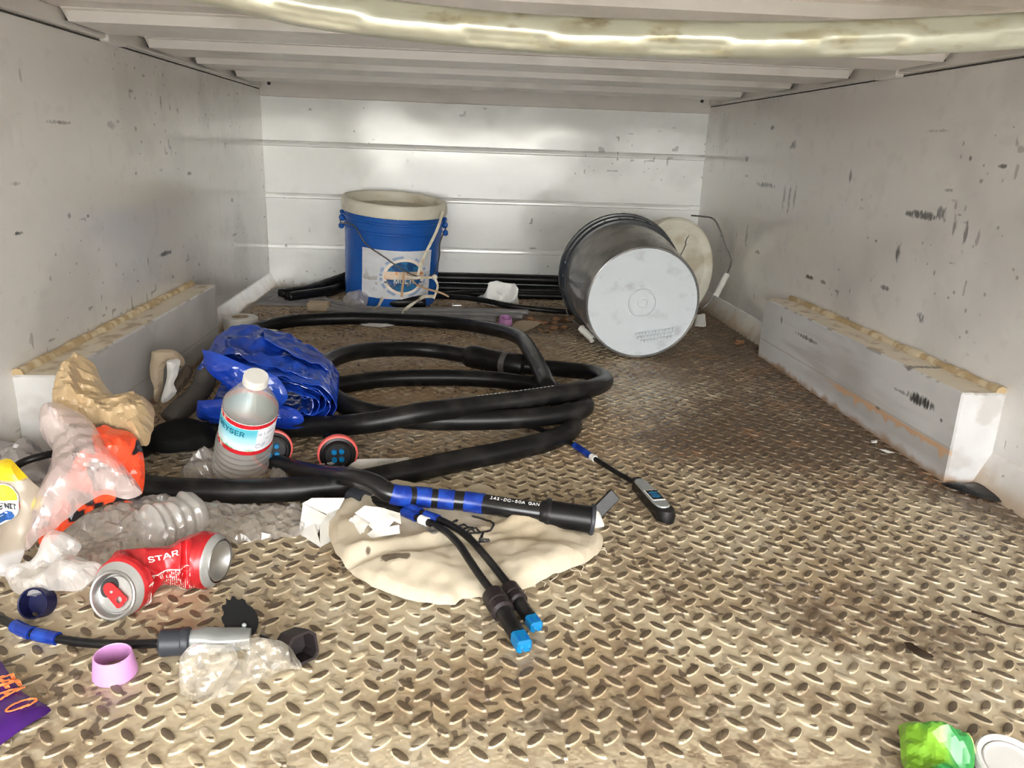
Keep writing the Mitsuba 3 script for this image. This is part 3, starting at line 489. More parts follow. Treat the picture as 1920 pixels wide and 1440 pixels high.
solo('box_small', place(box((-.025, -.014, 0), (.025, .014, .022), .003), (-0.4284,1.8027,0.0016), frame((0, 0, 1), (.3, 1, 0))), 'white_plastic', 'small white plastic box half behind the blue tarp', 'box')
solo('screw', cat([place(lathe([(0, 0), (.0035, 0), (.0035, .022), (0, .022)], 12), (0.0013,2.149,0.022), frame((1, .1, 0))), place(lathe([(0, -.004), (.007, -.004), (.007, 0), (0, 0)], 12), (0.0013,2.149,0.022), frame((1, .1, 0)))]), 'steel_bright', 'bright steel bolt lying on the grey hoses', 'bolt')
rng = np.random.default_rng(5)
for k, (c, lab) in enumerate((((0.2188,2.044,0.008), 'orange-brown dry leaf nearest the cardboard scrap'), ((0.2526,2.0269,0.008), 'brown dry leaf lying between cardboard scrap and grey pail'), ((0.2711,1.9699,0.008), 'reddish brown dry leaf close to the rim of the grey pail'), ((0.2339,1.9338,0.007), 'dark brown dry leaf in front of the reddish ones'), ((0.301,2.0698,0.01), 'curled dry leaf under the rim of the grey pail'), ((0.7044,1.8374,0.008), 'brown dry leaf by the foot of the right wall behind the box cover'))):
    a = rng.uniform(0, 6.3); s = rng.uniform(.022, .034)
    def lf(u, v):
        x = (u - .5) * 2; w = .42 * np.sqrt(np.clip(1 - x ** 2, 0, 1)) * (1 + .25 * np.sin(9 * u)); y = (v - .5) * 2 * w
        z = .28 * y ** 2 + .12 * np.sin(5 * x + 2 * y + k) + .10 * x ** 2
        return np.stack([c[0] + s * (x * math.cos(a) - y * math.sin(a)), c[1] + s * (x * math.sin(a) + y * math.cos(a)), np.maximum(c[2] + s * z - .004, .002)], -1)
    solo('dry_leaf', thick(grid(lf, 14, 7)[0], .0006), 'leaf_brown', lab, 'leaf', True)
solo('twig', tube([(0.5337,0.6677,0.004), (0.544,0.6549,0.006), (0.5565,0.6446,0.004), (0.576,0.6403,0.003)], .0014, 6), 'leaf_dark', 'thin dark twig on the tread near the right edge', 'twig', True)
solo('dry_leaf', ground(pillow([(0.431,0.6154,0.004), (0.4378,0.615,0.006), (0.4397,0.606,0.007), (0.4453,0.5959,0.006), (0.4467,0.5907,0.004), (0.4364,0.5927,0.005), (0.4302,0.6033,0.005)], .002, .004, amp=.002, freq=40, seed=6)), 'leaf_dark', 'small dark leaf scrap on the open tread at the right', 'leaf')

# ---------------------------------------------------------------- coiled charging cable and its plugs
pbr('cap_blue', (.005, .006, .038), .4, .25)
pbr('salmon_ring', (.62, .10, .085), .45)
pbr('plug_blue', (.0, .15, .36), .4)
pbr('icon_blue', (.0, .10, .42), .4)
pbr('tape_blue', lambda p, n, uv: mix((.004, .024, .22), (.010, .05, .32), smoothstep(.4, .7, fbm(p.x * 90, p.y * 90, p.z * 90))), .3, .5)
pbr('dark_grey_plastic', (.030, .033, .040), .42, .35)
pbr('silver_plastic', (.33, .35, .35), .25, metal=.3)
pbr('flat_black', (.006, .006, .006), .6, .06)
pbr('print_white', (.75, .75, .74), .5)
pbr('print_black', (.012, .011, .012), .5)
COIL = spline([(-0.2676,1.3359,0.02), (-0.2363,1.3693,0.018), (-0.1931,1.4013,0.017), (-0.128,1.4358,0.017), (-0.0177,1.4519,0.017), (0.0844,1.4422,0.017), (0.1529,1.4065,0.018), (0.2051,1.3454,0.022), (0.2247,1.2744,0.03), (0.2124,1.2099,0.036), (0.1379,1.1703,0.036), (0.0444,1.1524,0.036), (-0.0628,1.1543,0.036),
    (-0.1358,1.1526,0.048), (-0.1885,1.2107,0.052), (-0.2267,1.2957,0.052), (-0.2351,1.4049,0.05), (-0.2068,1.5115,0.045), (-0.1413,1.5939,0.035), (-0.0544,1.6307,0.026), (0.036,1.6016,0.021), (0.122,1.5419,0.02), (0.2173,1.5146,0.02), (0.2723,1.4688,0.026), (0.2841,1.3871,0.036),
    (0.2388,1.2785,0.052), (0.1412,1.2108,0.056), (0.0443,1.1658,0.056), (-0.0446,1.1092,0.062), (-0.1217,1.096,0.05), (-0.2135,1.1331,0.03), (-0.319,1.1438,0.02), (-0.4,1.1265,0.018), (-0.442,1.0782,0.017), (-0.4496,1.0112,0.017), (-0.4232,0.954,0.019), (-0.3674,0.927,0.021), (-0.294,0.9194,0.021), (-0.2167,0.9231,0.021), (-0.1398,0.94,0.021), (-0.0745,0.9757,0.02),
    (0.0035,1.0288,0.017), (0.0814,1.0708,0.017), (0.1496,1.1161,0.017), (0.1922,1.1721,0.017), (0.1962,1.2378,0.017), (0.1876,1.3132,0.017), (0.1658,1.2694,0.05), (0.1621,1.3578,0.055), (0.1563,1.492,0.056), (0.1412,1.6939,0.045), (0.0664,1.8653,0.026), (-0.0117,1.9486,0.017), (-0.12,1.9709,0.017), (-0.2812,1.9755,0.017), (-0.4039,1.9261,0.017), (-0.4678,1.8095,0.017), (-0.4806,1.6659,0.017), (-0.471,1.5357,0.017), (-0.4472,1.4034,0.017)], .006)
t = thing('charging_cable', 'heavy black charging cable coiled in wide loops across the middle of the floor', 'cable')
obj('sheath', sweep(COIL, .0158, 18), 'rubber', t, True)
i0 = np.argmin(np.linalg.norm(COIL - V(*(0.0225,1.6007,0.021)), axis=1)); i1 = np.argmin(np.linalg.norm(COIL - V(*(0.1473,1.531,0.02)), axis=1))
CS = COIL[min(i0, i1):max(i0, i1) + 1]; n = len(CS); R = np.full(n, .0245); R[:3] = (.0165, .021, .0235); R[-3:] = (.0240, .023, .0165)
sl = obj('sleeve', sweep(CS, R, 22), 'rubber', t, 30, label='thicker black sleeve over the cable')
obj('sleeve_ring', sweep(CS[-9:-6] if np.linalg.norm(CS[-1] - V(*(0.1473,1.531,0.02))) < np.linalg.norm(CS[0] - V(*(0.1473,1.531,0.02))) else CS[6:9], .0250, 22), 'steel_wire', sl, label='bright edge line round the sleeve')
i2 = np.argmin(np.linalg.norm(COIL - V(*(0.169,1.2234,0.056)), axis=1))
def along(C, i, r, ang, dirn=1):
    """Map (x, y): x runs along the cable from sample i, y round it from angle ang off straight up towards the viewer."""
    s = np.r_[0, np.cumsum(np.linalg.norm(np.diff(C, axis=0), axis=1))]; tt = np.gradient(C, axis=0); tt /= np.linalg.norm(tt, axis=1, keepdims=True)
    def fn(x, y):
        q = s[i] + dirn * x; p = np.stack([np.interp(q, s, C[:, k]) for k in range(3)], 1); d = np.stack([np.interp(q, s, tt[:, k]) for k in range(3)], 1) * dirn
        side = np.cross(V(0, 0, 1), d); side /= np.linalg.norm(side, axis=1, keepdims=True); up = np.cross(d, side); a = ang + y / r
        n = np.sin(a)[:, None] * side + np.cos(a)[:, None] * up
        return p + n * r, n
    return fn
obj('sheath_print', wrap_text('- - - - - - - - - - - - - - - - - - -', .006, along(COIL, i2, .0159, -.2, 1), False), 'print_white', t, label='row of small pale print marks')
def conn(o, d, R, parts, t, up=(0, 0, 1)):
    Fm = frame(d, up)
    for nm, prof, m, lab in parts: obj(nm, place(lathe(np.array(prof) * R, 32), o, Fm), m, t, 30, label=lab)
    return Fm
for o, d, tail, lab in ((V(*(-0.1555,1.024,0.026)), unit(V(.18, -.92, -.05)), [(-0.2393,1.1867,0.03), (-0.2147,1.1629,0.028), (-0.1937,1.1277,0.027)], 'black plug with a salmon ring, farther from the water bottle of the two'),
                        (V(*(-0.2452,1.0323,0.03)), unit(V(.30, -.88, .05)), [(-0.3129,1.0977,0.05), (-0.2885,1.0895,0.045), (-0.2735,1.0876,0.036)], 'black plug with a salmon ring half hidden behind the water bottle')):
    t = thing('charging_plug', lab, 'plug')
    Fm = conn(o, d, .025, (('shell', [(0, -2.0), (.55, -2.0), (.62, -1.5), (.9, -1.2), (1, -.9), (1, -.25), (.86, -.2), (.84, 0), (.74, 0), (.72, -.25), (0, -.25)], 'rubber', None), ('collar', [(.98, -.62), (1.10, -.60), (1.13, -.5), (1.13, -.38), (1.10, -.28), (.98, -.26), (.98, -.62)], 'salmon_ring', 'salmon-red ring'), ('socket_face', [(0, -.16), (.70, -.16), (.70, -.26), (0, -.26)], 'print_black', None)), t)
    for k in range(4):
        q = o + Fm @ (np.array([(.2 if k % 2 else -.2), (.24 if k // 2 else -.24), -.10]) * .025)
        obj('pin', place(lathe([(0, -.003), (.0038, -.003), (.0038, .002), (.003, .003), (0, .003)], 14), q, Fm), 'plug_blue', t, label='blue pin' if k == 0 else None)
    obj('lead', tube(tail + [tuple(o - d * .052)], .0085, 12), 'rubber', t)

# ---------------------------------------------------------------- blue-banded cable lying over the front loop
B = spline([(-0.2541,1.0452,0.012), (-0.2063,1.0066,0.014), (-0.1633,0.9626,0.026), (-0.1237,0.8989,0.05), (-0.0918,0.8709,0.054), (-0.0688,0.8583,0.046), (-0.0347,0.8668,0.038), (0.0228,0.8642,0.033), (0.0732,0.8488,0.032), (0.1169,0.8387,0.03), (0.1656,0.8314,0.026)], .004)
t = thing('banded_cable', 'black cable with blue tape bands and a cap lying over the canvas cloth', 'cable')
obj('sheath', sweep(B, .0118, 18), 'rubber_glossy', t, True)
def at_px(C, p): return int(np.argmin(np.linalg.norm(C - V(*p), axis=1)))
for a, b in (((-0.0698,0.8626,0.044), (-0.0524,0.8654,0.04)), ((-0.0435,0.8639,0.04), (-0.0246,0.8681,0.036)), ((-0.0169,0.8666,0.036), (0.0036,0.8644,0.035)), ((0.0151,0.8636,0.034), (0.038,0.8583,0.033))):
    i, j = at_px(B, a), at_px(B, b); obj('tape_band', sweep(B[i:max(j, i + 3) + 1], .0125, 20), 'tape_blue', t, 30, label='blue tape band')
i = at_px(B, (0.1084,0.843,0.03))
obj('end_sleeve', sweep(B[i:], np.r_[.0135, .0155, np.full(len(B) - i - 2, .0158)], 20), 'rubber', t, 30)
i = at_px(B, (0.0455,0.8554,0.033))
obj('sheath_print', wrap_text('141-DC-50A  GAN', .0046, along(B, i, .01195, -.5, 1), False), 'print_white', t, label='small white lettering')
e = B[-1]; d = unit(B[-1] - B[-6])
obj('end_ring', place(lathe([(.0, -.001), (.0175, -.001), (.0185, .0), (.0185, .003), (.0175, .004), (0, .004)], 28), e, frame(d)), 'dark_grey_plastic', t)
obj('wrap_scrap', pillow([(0.1648,0.8299,0.035), (0.1796,0.872,0.0174), (0.1859,0.868,0.0121), (0.1903,0.865,-0.0023), (0.1848,0.862,-0.008), (0.1771,0.862,-0.0109), (0.1705,0.864,-0.0076)], .004, .004, amp=.003, freq=60, seed=2), 'paper_white', t, 25, label='torn white wrap on the end')
obj('flap', place(box((-.0085, -.003, 0), (.0085, .003, .040), .001), V(*(0.1787,0.885,0.0037)), frame(V(*(0.2047,0.895,0.0269)) - V(*(0.1787,0.885,0.0037)), (0, -1, .3))), 'rubber', t, label='black flap standing up at the end')
obj('tie', place(lathe([(.0118, -.004), (.0175, -.003), (.0185, .0), (.0175, .003), (.0118, .004)], 24), V(*(0.1151,0.8401,0.03)), frame(d)), 'rubber_glossy', t)
solo('rubber_cuff', place(lathe([(.0075, -.013), (.0115, -.013), (.0128, -.010), (.0128, .010), (.0118, .0135), (.0085, .0135), (.0075, .012), (.0075, -.013)], 28), V(*(-0.1141,0.9049,0.018)), frame((.75, -.62, .12))), 'dark_grey_plastic', 'short dark grey rubber cuff below the blue-banded cable', 'cuff')

# ---------------------------------------------------------------- pair of thin leads with blue plugs
t1 = thing('thin_lead', 'front one of two thin black leads with a blue-tipped plug on the diamond plate', 'cable')
t2 = thing('thin_lead', 'rear one of two thin black leads with a blue-tipped plug, behind its twin', 'cable')
A1 = spline([(-0.1064,0.9057,0.014), (-0.0801,0.8767,0.022), (-0.0581,0.8539,0.026), (-0.033,0.8255,0.029), (-0.0106,0.8022,0.03), (0.0084,0.7597,0.034), (0.0226,0.7236,0.03), (0.0342,0.7034,0.022), (0.0456,0.6885,0.014)], .004)
A2 = spline([(-0.1029,0.9108,0.016), (-0.0778,0.8803,0.026), (-0.0534,0.86,0.03), (-0.0272,0.8324,0.031), (-0.0047,0.8114,0.032), (0.0189,0.7742,0.034), (0.0365,0.7431,0.029), (0.0503,0.7217,0.021), (0.0616,0.7042,0.014)], .004)
obj('wire', sweep(A1, .0041, 12), 'rubber', t1, True); obj('wire', sweep(A2, .0041, 12), 'rubber', t2, True)
i, j = at_px(A1, (-0.054,0.8496,0.026)), at_px(A1, (-0.0395,0.833,0.028)); obj('tape_band', sweep(A1[i:j + 1], .0056, 14), 'tape_blue', t1, label='blue tape')
i, j = at_px(A1, (-0.0343,0.8268,0.029)), at_px(A1, (-0.0255,0.8187,0.029)); obj('tag_band', sweep(A1[i:j + 1], .0054, 14), 'print_white', t1, label='white band')
i, j = at_px(A2, (-0.0494,0.8571,0.03)), at_px(A2, (-0.0336,0.8394,0.031)); obj('tape_band', sweep(A2[i:j + 1], .0056, 14), 'tape_blue', t2, label='blue tape')
i, j = at_px(A2, (-0.0272,0.8324,0.031)), at_px(A2, (-0.0134,0.8201,0.031)); obj('tape_band', sweep(A2[i:j + 1], .0056, 14), 'tape_blue', t2, label='blue tape')
pbr('dusk_brown_plastic', (.018, .013, .014), .45, .3)
for t, o, e, s in ((t1, V(*(0.0421,0.6936,0.0145)), V(*(0.0692,0.6071,0.01)), 1.), (t2, V(*(0.0586,0.7079,0.013)), V(*(0.0837,0.6395,0.0085)), .86)):
    d = unit(e - o); Ln = np.linalg.norm(e - o); Fm = frame(d)
    r = .0118 * s
    obj('strain_cap', place(lathe([(0, 0), (r * .55, 0), (r * .98, .006), (r, .010), (r, .022 * s), (r * .9, .0235 * s), (0, .0235 * s)], 28), o, Fm), 'dusk_brown_plastic', t, 30)
    obj('nut', place(lathe([(0, .0235 * s), (r * .94, .0235 * s), (r * .98, .026 * s), (r * .98, .034 * s), (r * .75, .0365 * s), (0, .0365 * s)], 20), o, Fm), 'dusk_brown_plastic', t, False)
    obj('neck', place(lathe([(0, .0365 * s), (r * .72, .0365 * s), (r * .68, Ln - .019 * s), (0, Ln - .019 * s)], 24), o, Fm), 'rubber', t)
    tip = obj('tip', place(box((-r * .62, -r * .55, Ln - .020 * s), (r * .62, r * .55, Ln), .0022), o, Fm), 'plug_blue', t, False, label='bright blue plug tip')
    obj('slot', cat([place(box((sx * r * .3 - .0011, -r * .57, Ln - .010), (sx * r * .3 + .0011, r * .57, Ln - .004)), o, Fm) for sx in (-1, 1)]), 'icon_blue', tip, False)
    obj('prong', cat([place(box((sx * r * .3 - .0007, -.0007, Ln - .002), (sx * r * .3 + .0007, .0007, Ln + .005)), o, Fm) for sx in (-1, 1)]), 'steel_bright', tip, False, label='short metal prong')

# ---------------------------------------------------------------- small charger plug with a blue icon, on the open floor
t = thing('charger_plug', 'small grey and black charger plug with a blue icon on its thin lead', 'plug')
C3 = spline([(0.0494,1.2939,0.006), (0.101,1.2341,0.006), (0.1498,1.1887,0.006), (0.187,1.1318,0.006), (0.2126,1.0708,0.006), (0.2369,1.0129,0.007), (0.2538,0.9672,0.011)], .005)
obj('lead', sweep(C3, .0036, 12), 'rubber', t, True)
i, j = at_px(C3, (0.1889,1.1273,0.006)), at_px(C3, (0.2084,1.0792,0.006)); obj('tape_band', sweep(C3[i:j + 1], .0050, 14), 'tape_blue', t, label='blue tape')
i = at_px(C3, (0.2096,1.0771,0.006)); obj('tag_band', sweep(C3[i:i + 3], .0051, 14), 'print_white', t)
o, e = V(*(0.2534,0.9784,0.01)), V(*(0.2719,0.8684,0.009)); d = unit(e - o); Ln = np.linalg.norm(e - o); x = unit(np.cross(d, V(0, 0, 1))); z = np.cross(x, d); Fm = np.stack([x, d, z], 1)
def stad(w, l0, l1, z0, z1, tap=1.):
    a = np.linspace(0, np.pi, 9); P = np.vstack([np.c_[w * np.cos(a), l1 - w + w * np.sin(a)], np.c_[-w * tap * np.cos(a), l0 + w * tap * .5 - w * tap * .5 * np.sin(a)]])
    return hull(np.vstack([np.c_[P * [.86, 1], np.full(len(P), z0)], np.c_[P, np.full(len(P), (z0 + z1) / 2)], np.c_[P * [.82, .985], np.full(len(P), z1)]]))
obj('body', place(stad(.0128, 0, Ln, -.009, .007, .55), o, Fm), 'rubber', t, 30)
fp = obj('face_plate', place(stad(.0102, .010, Ln - .014, .004, .0088, .8), o, Fm), 'silver_plastic', t, 30, label='grey face plate')
ic = obj('icon_panel', place(box((-.0088, Ln * .42, .0085), (.0088, Ln * .70, .0094), .0004), o, Fm), 'print_white', fp, False, label='blue icon in a white frame')
obj('icon_field', place(cat([box((-.0078, Ln * .44, .0094), (.0078, Ln * .68, .0097))]), o, Fm), 'print_black', fp, False)
dots = cat([blob((sx, Ln * (.56 + sy), .0098), (.0026, .0022, .0004), 2) for sx, sy in ((-.0034, .05), (.0034, .05), (-.0034, -.05), (.0034, -.05))] + [box((-.0009, Ln * .47, .0095), (.0009, Ln * .65, .0099)), box((-.005, Ln * .555, .0095), (.005, Ln * .575, .0099))])
obj('icon_mark', place(dots, o, Fm), 'plug_blue', fp, False)

# ---------------------------------------------------------------- connector on a taped lead at the front left
t = thing('grey_connector', 'silver and dark grey connector with a black latch at the end of a taped lead', 'connector')
C4 = spline([(-.50, .70, .006), (-0.4165,0.6678,0.006), (-0.3823,0.6469,0.006), (-0.3515,0.6358,0.006), (-0.3181,0.6279,0.006), (-0.2838,0.6228,0.008), (-0.2517,0.6165,0.013)], .004)
obj('lead', sweep(C4, .0040, 12), 'rubber', t, True)
for a, b in (((-0.3987,0.6572,0.006), (-0.3773,0.6444,0.006)), ((-0.3718,0.6426,0.006), (-0.3515,0.6358,0.006))):
    i, j = at_px(C4, a), at_px(C4, b); obj('tape_band', sweep(C4[i:j + 1], .0060, 14), 'tape_blue', t, label='blue tape')
o, e = V(*(-0.2533,0.6159,0.0135)), V(*(-0.1715,0.6275,0.012)); d = unit(e - o); Fm = frame(d)
obj('collar', place(lathe([(0, 0), (.0108, 0), (.0118, .0015), (.0118, .018), (.0124, .019), (.0124, .024), (.0112, .0255), (0, .0255)], 26), o, Fm), 'dark_grey_plastic', t, 25, label='dark grey collar')
Fu = np.stack([np.cross(d, V(0, 0, 1)), d, V(0, 0, 1)], 1)
def oval(w, h, y, zc, n=20): a = np.arange(n) * 2 * np.pi / n; return np.stack([w * np.sign(np.cos(a)) * np.abs(np.cos(a)) ** .7, np.full(n, y), zc + h * np.sign(np.sin(a)) * np.abs(np.sin(a)) ** .7], 1)
sec = [oval(.0085, .0092, .0245, 0), oval(.0095, .0098, .030, .0), oval(.0105, .0098, .038, .0), oval(.0115, .0090, .048, -.001), oval(.0112, .0082, .066, -.0015), oval(.0095, .0075, .076, -.002)]
v = np.vstack(sec); n = 20; i, j = np.meshgrid(np.arange(len(sec) - 1), np.arange(n), indexing='ij'); i, j = i.ravel(), j.ravel(); k = (j + 1) % n
f = np.vstack([np.stack([i * n + j, (i + 1) * n + k, i * n + k], 1), np.stack([i * n + j, (i + 1) * n + j, (i + 1) * n + k], 1), [(0, q, q + 1) for q in range(1, n - 1)], [((len(sec) - 1) * n, (len(sec) - 1) * n + q + 1, (len(sec) - 1) * n + q) for q in range(1, n - 1)]])
m = trimesh.Trimesh(v, f, process=False); m.fix_normals(); obj('shell', place(m, o, Fu), 'silver_plastic', t, 40, label='silver shell')
a = np.linspace(0, 2 * np.pi, 44, endpoint=False); rr = 1 + .07 * np.sign(np.sin(a * 12)) * (np.sin(a) > .2)
P = np.stack([.0140 * rr * np.cos(a) * (1 - .18 * np.sin(a)), .0200 * rr * np.sin(a)], 1); Fl = frame(unit(V(.18, -.80, .5)), (-.45, 0, 1))
latch = place(trimesh.creation.extrude_polygon(shapely.Polygon(P).buffer(0), .006, engine='earcut'), V(*(-0.1916,0.64,0.02)) + V(0, .004, 0), Fl)
lt = obj('latch', latch, 'flat_black', t, False, label='black toothed latch')
obj('stud', blob(V(*(-0.185,0.634,0.0189)), (.0022, .002, .0022), 2), 'silver_plastic', lt)
t = thing('connector_cap', 'small open black cap at the tip of the silver connector', 'cap')
o = V(*(-0.1304,0.6058,0.0155)); d = unit(V(.62, -.74, .26)); Fm = frame(d)
sq = lambda s, z: np.array([[s * x, s * y, z] for x, y in ((-1, -.62), (-.62, -1), (.62, -1), (1, -.62), (1, .62), (.62, 1), (-.62, 1), (-1, .62))])
rings = [sq(.006, -.022), sq(.0115, -.022 + .004), sq(.0135, .006), sq(.0135, .0075), sq(.0112, .0075), sq(.0105, -.012)]
v = np.vstack(rings + [[[0, 0, -.022]], [[0, 0, -.012]]]); n = 8; i, j = np.meshgrid(np.arange(5), np.arange(n), indexing='ij'); i, j = i.ravel(), j.ravel(); k = (j + 1) % n; q = np.arange(n)
f = np.vstack([np.stack([i * n + j, i * n + k, (i + 1) * n + k], 1), np.stack([i * n + j, (i + 1) * n + k, (i + 1) * n + j], 1), np.stack([(q + 1) % n, q, q * 0 + 48], 1), np.stack([40 + q, 40 + (q + 1) % n, q * 0 + 49], 1)])
m = place(trimesh.Trimesh(v, f, process=False), o, Fm); obj('shell', m, 'dusk_brown_plastic', t, False)
obj('strap', tube([tuple(o - d * .018 + V(0, 0, -.002)), (-0.1544,0.6254,0.006), (-0.1712,0.6333,0.008)], .0014, 8), 'rubber', t)
solo('cap_ring', place(cap(.0178, .0152, .020), (-0.2828,0.5913,0.0016), frame((.02, -.06, 1))), 'lilac_plastic', 'lilac plastic cap ring standing on the tread near the taped lead', 'cap')
solo('bottle_cap', place(lathe([(0, -.0085), (.0138, -.0085), (.0143, -.008), (.0143, .008), (.0138, .0085), (.0128, .008), (.0126, -.0065), (0, -.0065)], 40), (-0.3886,0.6813,0.0142), frame(unit(V(-.1, -.86, .42)))), 'cap_blue', 'dark blue bottle cap on its side below the clear bag', 'cap')
# thin dark cable at the left edge
solo('thin_cable', tube([(-.54, .80, .06), (-0.5053,0.82,0.0631), (-0.4894,0.825,0.0767), (-0.4672,0.83,0.0948), (-0.452,0.84,0.0983), (-0.442,0.86,0.0942), (-0.4505,0.92,0.0493), (-.44, .97, .004)], .0042, 12), 'rubber', 'thin black cable arching over the yellow packet at the left edge', 'cable', True)

# ---------------------------------------------------------------- bottle, can, tarp, cloth, bags and wrappers
# water bottle standing just behind the front loop, leaning a little
def bottle_label(p, n, uv):
    u, v = uv.x, uv.y
    teal = mix((.10, .45, .55), (.45, .72, .80), smoothstep(.75, .35, v))
    c = mix(teal, (.62, .78, .80), smoothstep(.42, .3, v)); g = fbm(u * 40, v * 6, 2.)
    c = mix(c, mix((.05, .22, .10), (.45, .60, .40), noise(u * 60, v * 16, 1.)), smoothstep(.20, .30, .40 - v + .25 * (g - .5)))
    side = smoothstep(.56, .57, u)
    tx = smoothstep(.45, .55, noise(u * 90, dr.floor(v * 16), 3.)) * smoothstep(.35, .5, noise(0., v * 22, 4.))
    c = mix(c, mix((.72, .74, .78), (.35, .38, .48), .6 * tx), side * smoothstep(.80, .79, u))
    c = mix(c, (.02, .16, .13), smoothstep(.80, .81, u))
    red = smoothstep(.845, .86, v) + smoothstep(.135, .12, v)
    rt = smoothstep(.5, .6, noise(u * 70, v * 8, 6.)) * smoothstep(.38, .34, u)
    c = mix(c, (.80, .78, .74), smoothstep(.965, .975, v) + smoothstep(.83, .84, v) * smoothstep(.86, .85, v))
    return mix(c, mix((.52, .02, .03), (.85, .62, .56), .7 * rt), dr.minimum(red, 1.) * smoothstep(.985, .97, v))
pbr('bottle_label_print', bottle_label, .35, .5)
O = V(-.2905, 1.024, .004); tp = V(*(-0.2417,0.955,0.1627)); H = np.linalg.norm(tp - O); Fb = frame(tp - O, (0, 1, 0)); Fb = np.stack([-Fb[:, 0], -Fb[:, 1], Fb[:, 2]], 1)
if Fb[0, 0] < 0: Fb[:, :2] *= -1
t = thing('water_bottle', 'clear water bottle with a blue and red label and a white cap inside the coil', 'bottle')
s = H / .152
ribs = [(.0360 + .0010 * math.sin(q * 2 * math.pi / .0085) - .0012 * math.exp(-((q - .028) / .004) ** 2), q) for q in np.linspace(.006, .053, 36)]
prof = [(0, .006), (.018, .003), (.028, .0), (.0335, .0015)] + ribs + [(.0352, .056), (.0344, .058), (.0344, .106), (.0346, .1085), (.0318, .1135), (.0262, .1215), (.0205, .1295), (.0155, .136), (.0136, .140), (.0135, .148), (0, .148)]
sh = lathe([(r, z * s) for r, z in prof], 64); v = sh.vertices; k = np.clip(1 - v[:, 2] / (.062 * s), 0, 1)
v[:, :2] *= (1 + .05 * k * (meshkit.fbm(np.asarray(v) * 60, 3, 5) - .5) * 2)[:, None]; sh.vertices = v
obj('shell', place(sh, O, Fb), 'clear_rigid', t, 50)
def on_b(th, z, r): return O + (r * np.sin(th))[..., None] * Fb[:, 0] - (r * np.cos(th))[..., None] * Fb[:, 1] + z[..., None] * Fb[:, 2]
m, uv = grid(lambda u, v: on_b(2 * np.pi * (u - .5) + .20, (.0585 + .047 * v) * s, .0349 + 0 * u), 73, 6)
lb = obj('label', m, 'bottle_label_print', t, True, uv=uv, label='blue, white and red paper label')
def btx(txt, h, th0, z0):
    w = meshkit.text_mesh(txt, h, .0003, True).bounds[1][0]
    def fn(x, y):
        th = th0 + (x - w) / .0356; return on_b(th, z0 * s + y, np.full_like(x, .0351)), np.sin(th)[:, None] * Fb[:, 0] - np.cos(th)[:, None] * Fb[:, 1]
    return wrap_text(txt, h, fn, True, .0003)
pbr('print_teal', (.01, .14, .22), .5)
obj('lettering', btx('CRYSTAL GEYSER', .0082, .16, .0865), 'print_teal', lb)
obj('cap', place(lathe([(.0, .150 * s), (.0148, .150 * s), (.0152, .149 * s), (.0155, .1405 * s), (.0146, .140 * s), (.0140, .1405 * s), (.0138, .147 * s), (0, .147 * s)], 40), O, Fb), 'white_plastic', t, 30, label='white screw cap')

# crushed red can
CK = [(0, -.3165, .676, .0247), (.25, -.308, .704, .028), (.5, -.288, .723, .0295), (.75, -.260, .733, .0295), (1, -.233, .733, .0285)]
Cc = spline(np.array(CK)[:, 1:], .0012); nC = len(Cc); q = np.linspace(0, 1, nC)
nL, nE = unit(V(-.22, -.90, .36)), unit(V(.93, -.26, .0))
tt = np.gradient(Cc, axis=0); tt /= np.linalg.norm(tt, axis=1, keepdims=True)
w0, w1 = np.clip(1 - q / .3, 0, 1)[:, None], np.clip((q - .75) / .25, 0, 1)[:, None]
tt = tt * (1 - w0) * (1 - w1) - nL * w0 + nE * w1; tt /= np.linalg.norm(tt, axis=1, keepdims=True)
up = V(0, 0, 1) - tt * tt[:, 2:]; up /= np.linalg.norm(up, axis=1, keepdims=True); sd = np.cross(tt, up)
n = 72; a = np.arange(n) * 2 * np.pi / n
Rr = np.interp(q, [0, .012, .09, .12, .9, .955, .985, 1], [.0232, .0236, .0272, .0282, .0286, .0267, .0234, .0222])
Rg = np.repeat(Rr[:, None], n, 1); A, Qq = np.meshgrid(a, q)
# flattened faces: (angle from up, around s, half range, distance)
for a0, q0, hw, dd in ((.9, .52, .36, .017), (-.35, .55, .34, .0205), (2.4, .5, .3, .022), (1.75, .35, .2, .021), (.25, .30, .16, .024), (-1.3, .66, .25, .024), (1.15, .72, .10, .013), (3.4, .6, .3, .026)):
    dd *= .80; lim = dd + (.034 - dd) * np.clip(np.abs(Qq - q0) / hw, 0, 1) ** 1.4; cs = np.cos(A - a0); Rg = np.where(cs > .05, np.minimum(Rg, lim / np.maximum(cs, .05)), Rg)
Pc = Cc[:, None] + Rg[..., None] * (np.cos(A)[..., None] * up[:, None] + np.sin(A)[..., None] * sd[:, None])
mid = np.clip(np.minimum(q - .1, .9 - q) / .12, 0, 1)[:, None]
Pc = Pc + ((Pc - Cc[:, None]) / Rg[..., None]) * (mid * .0022 * folds(Pc, 12, 46, 6))[..., None]; Pc[..., 2] = np.maximum(Pc[..., 2], .0022)
Vc = np.concatenate([Pc, Pc[:, :1]], 1)
i, j = np.meshgrid(np.arange(nC - 1), np.arange(n), indexing='ij'); i, j = i.ravel(), j.ravel(); N1 = n + 1
can = trimesh.Trimesh(Vc.reshape(-1, 3), np.vstack([np.stack([i * N1 + j, i * N1 + j + 1, (i + 1) * N1 + j + 1], 1), np.stack([i * N1 + j, (i + 1) * N1 + j + 1, (i + 1) * N1 + j], 1)]), process=False)
uvc = np.stack([np.repeat(q, N1), np.tile(np.arange(N1) / n, nC)], 1)
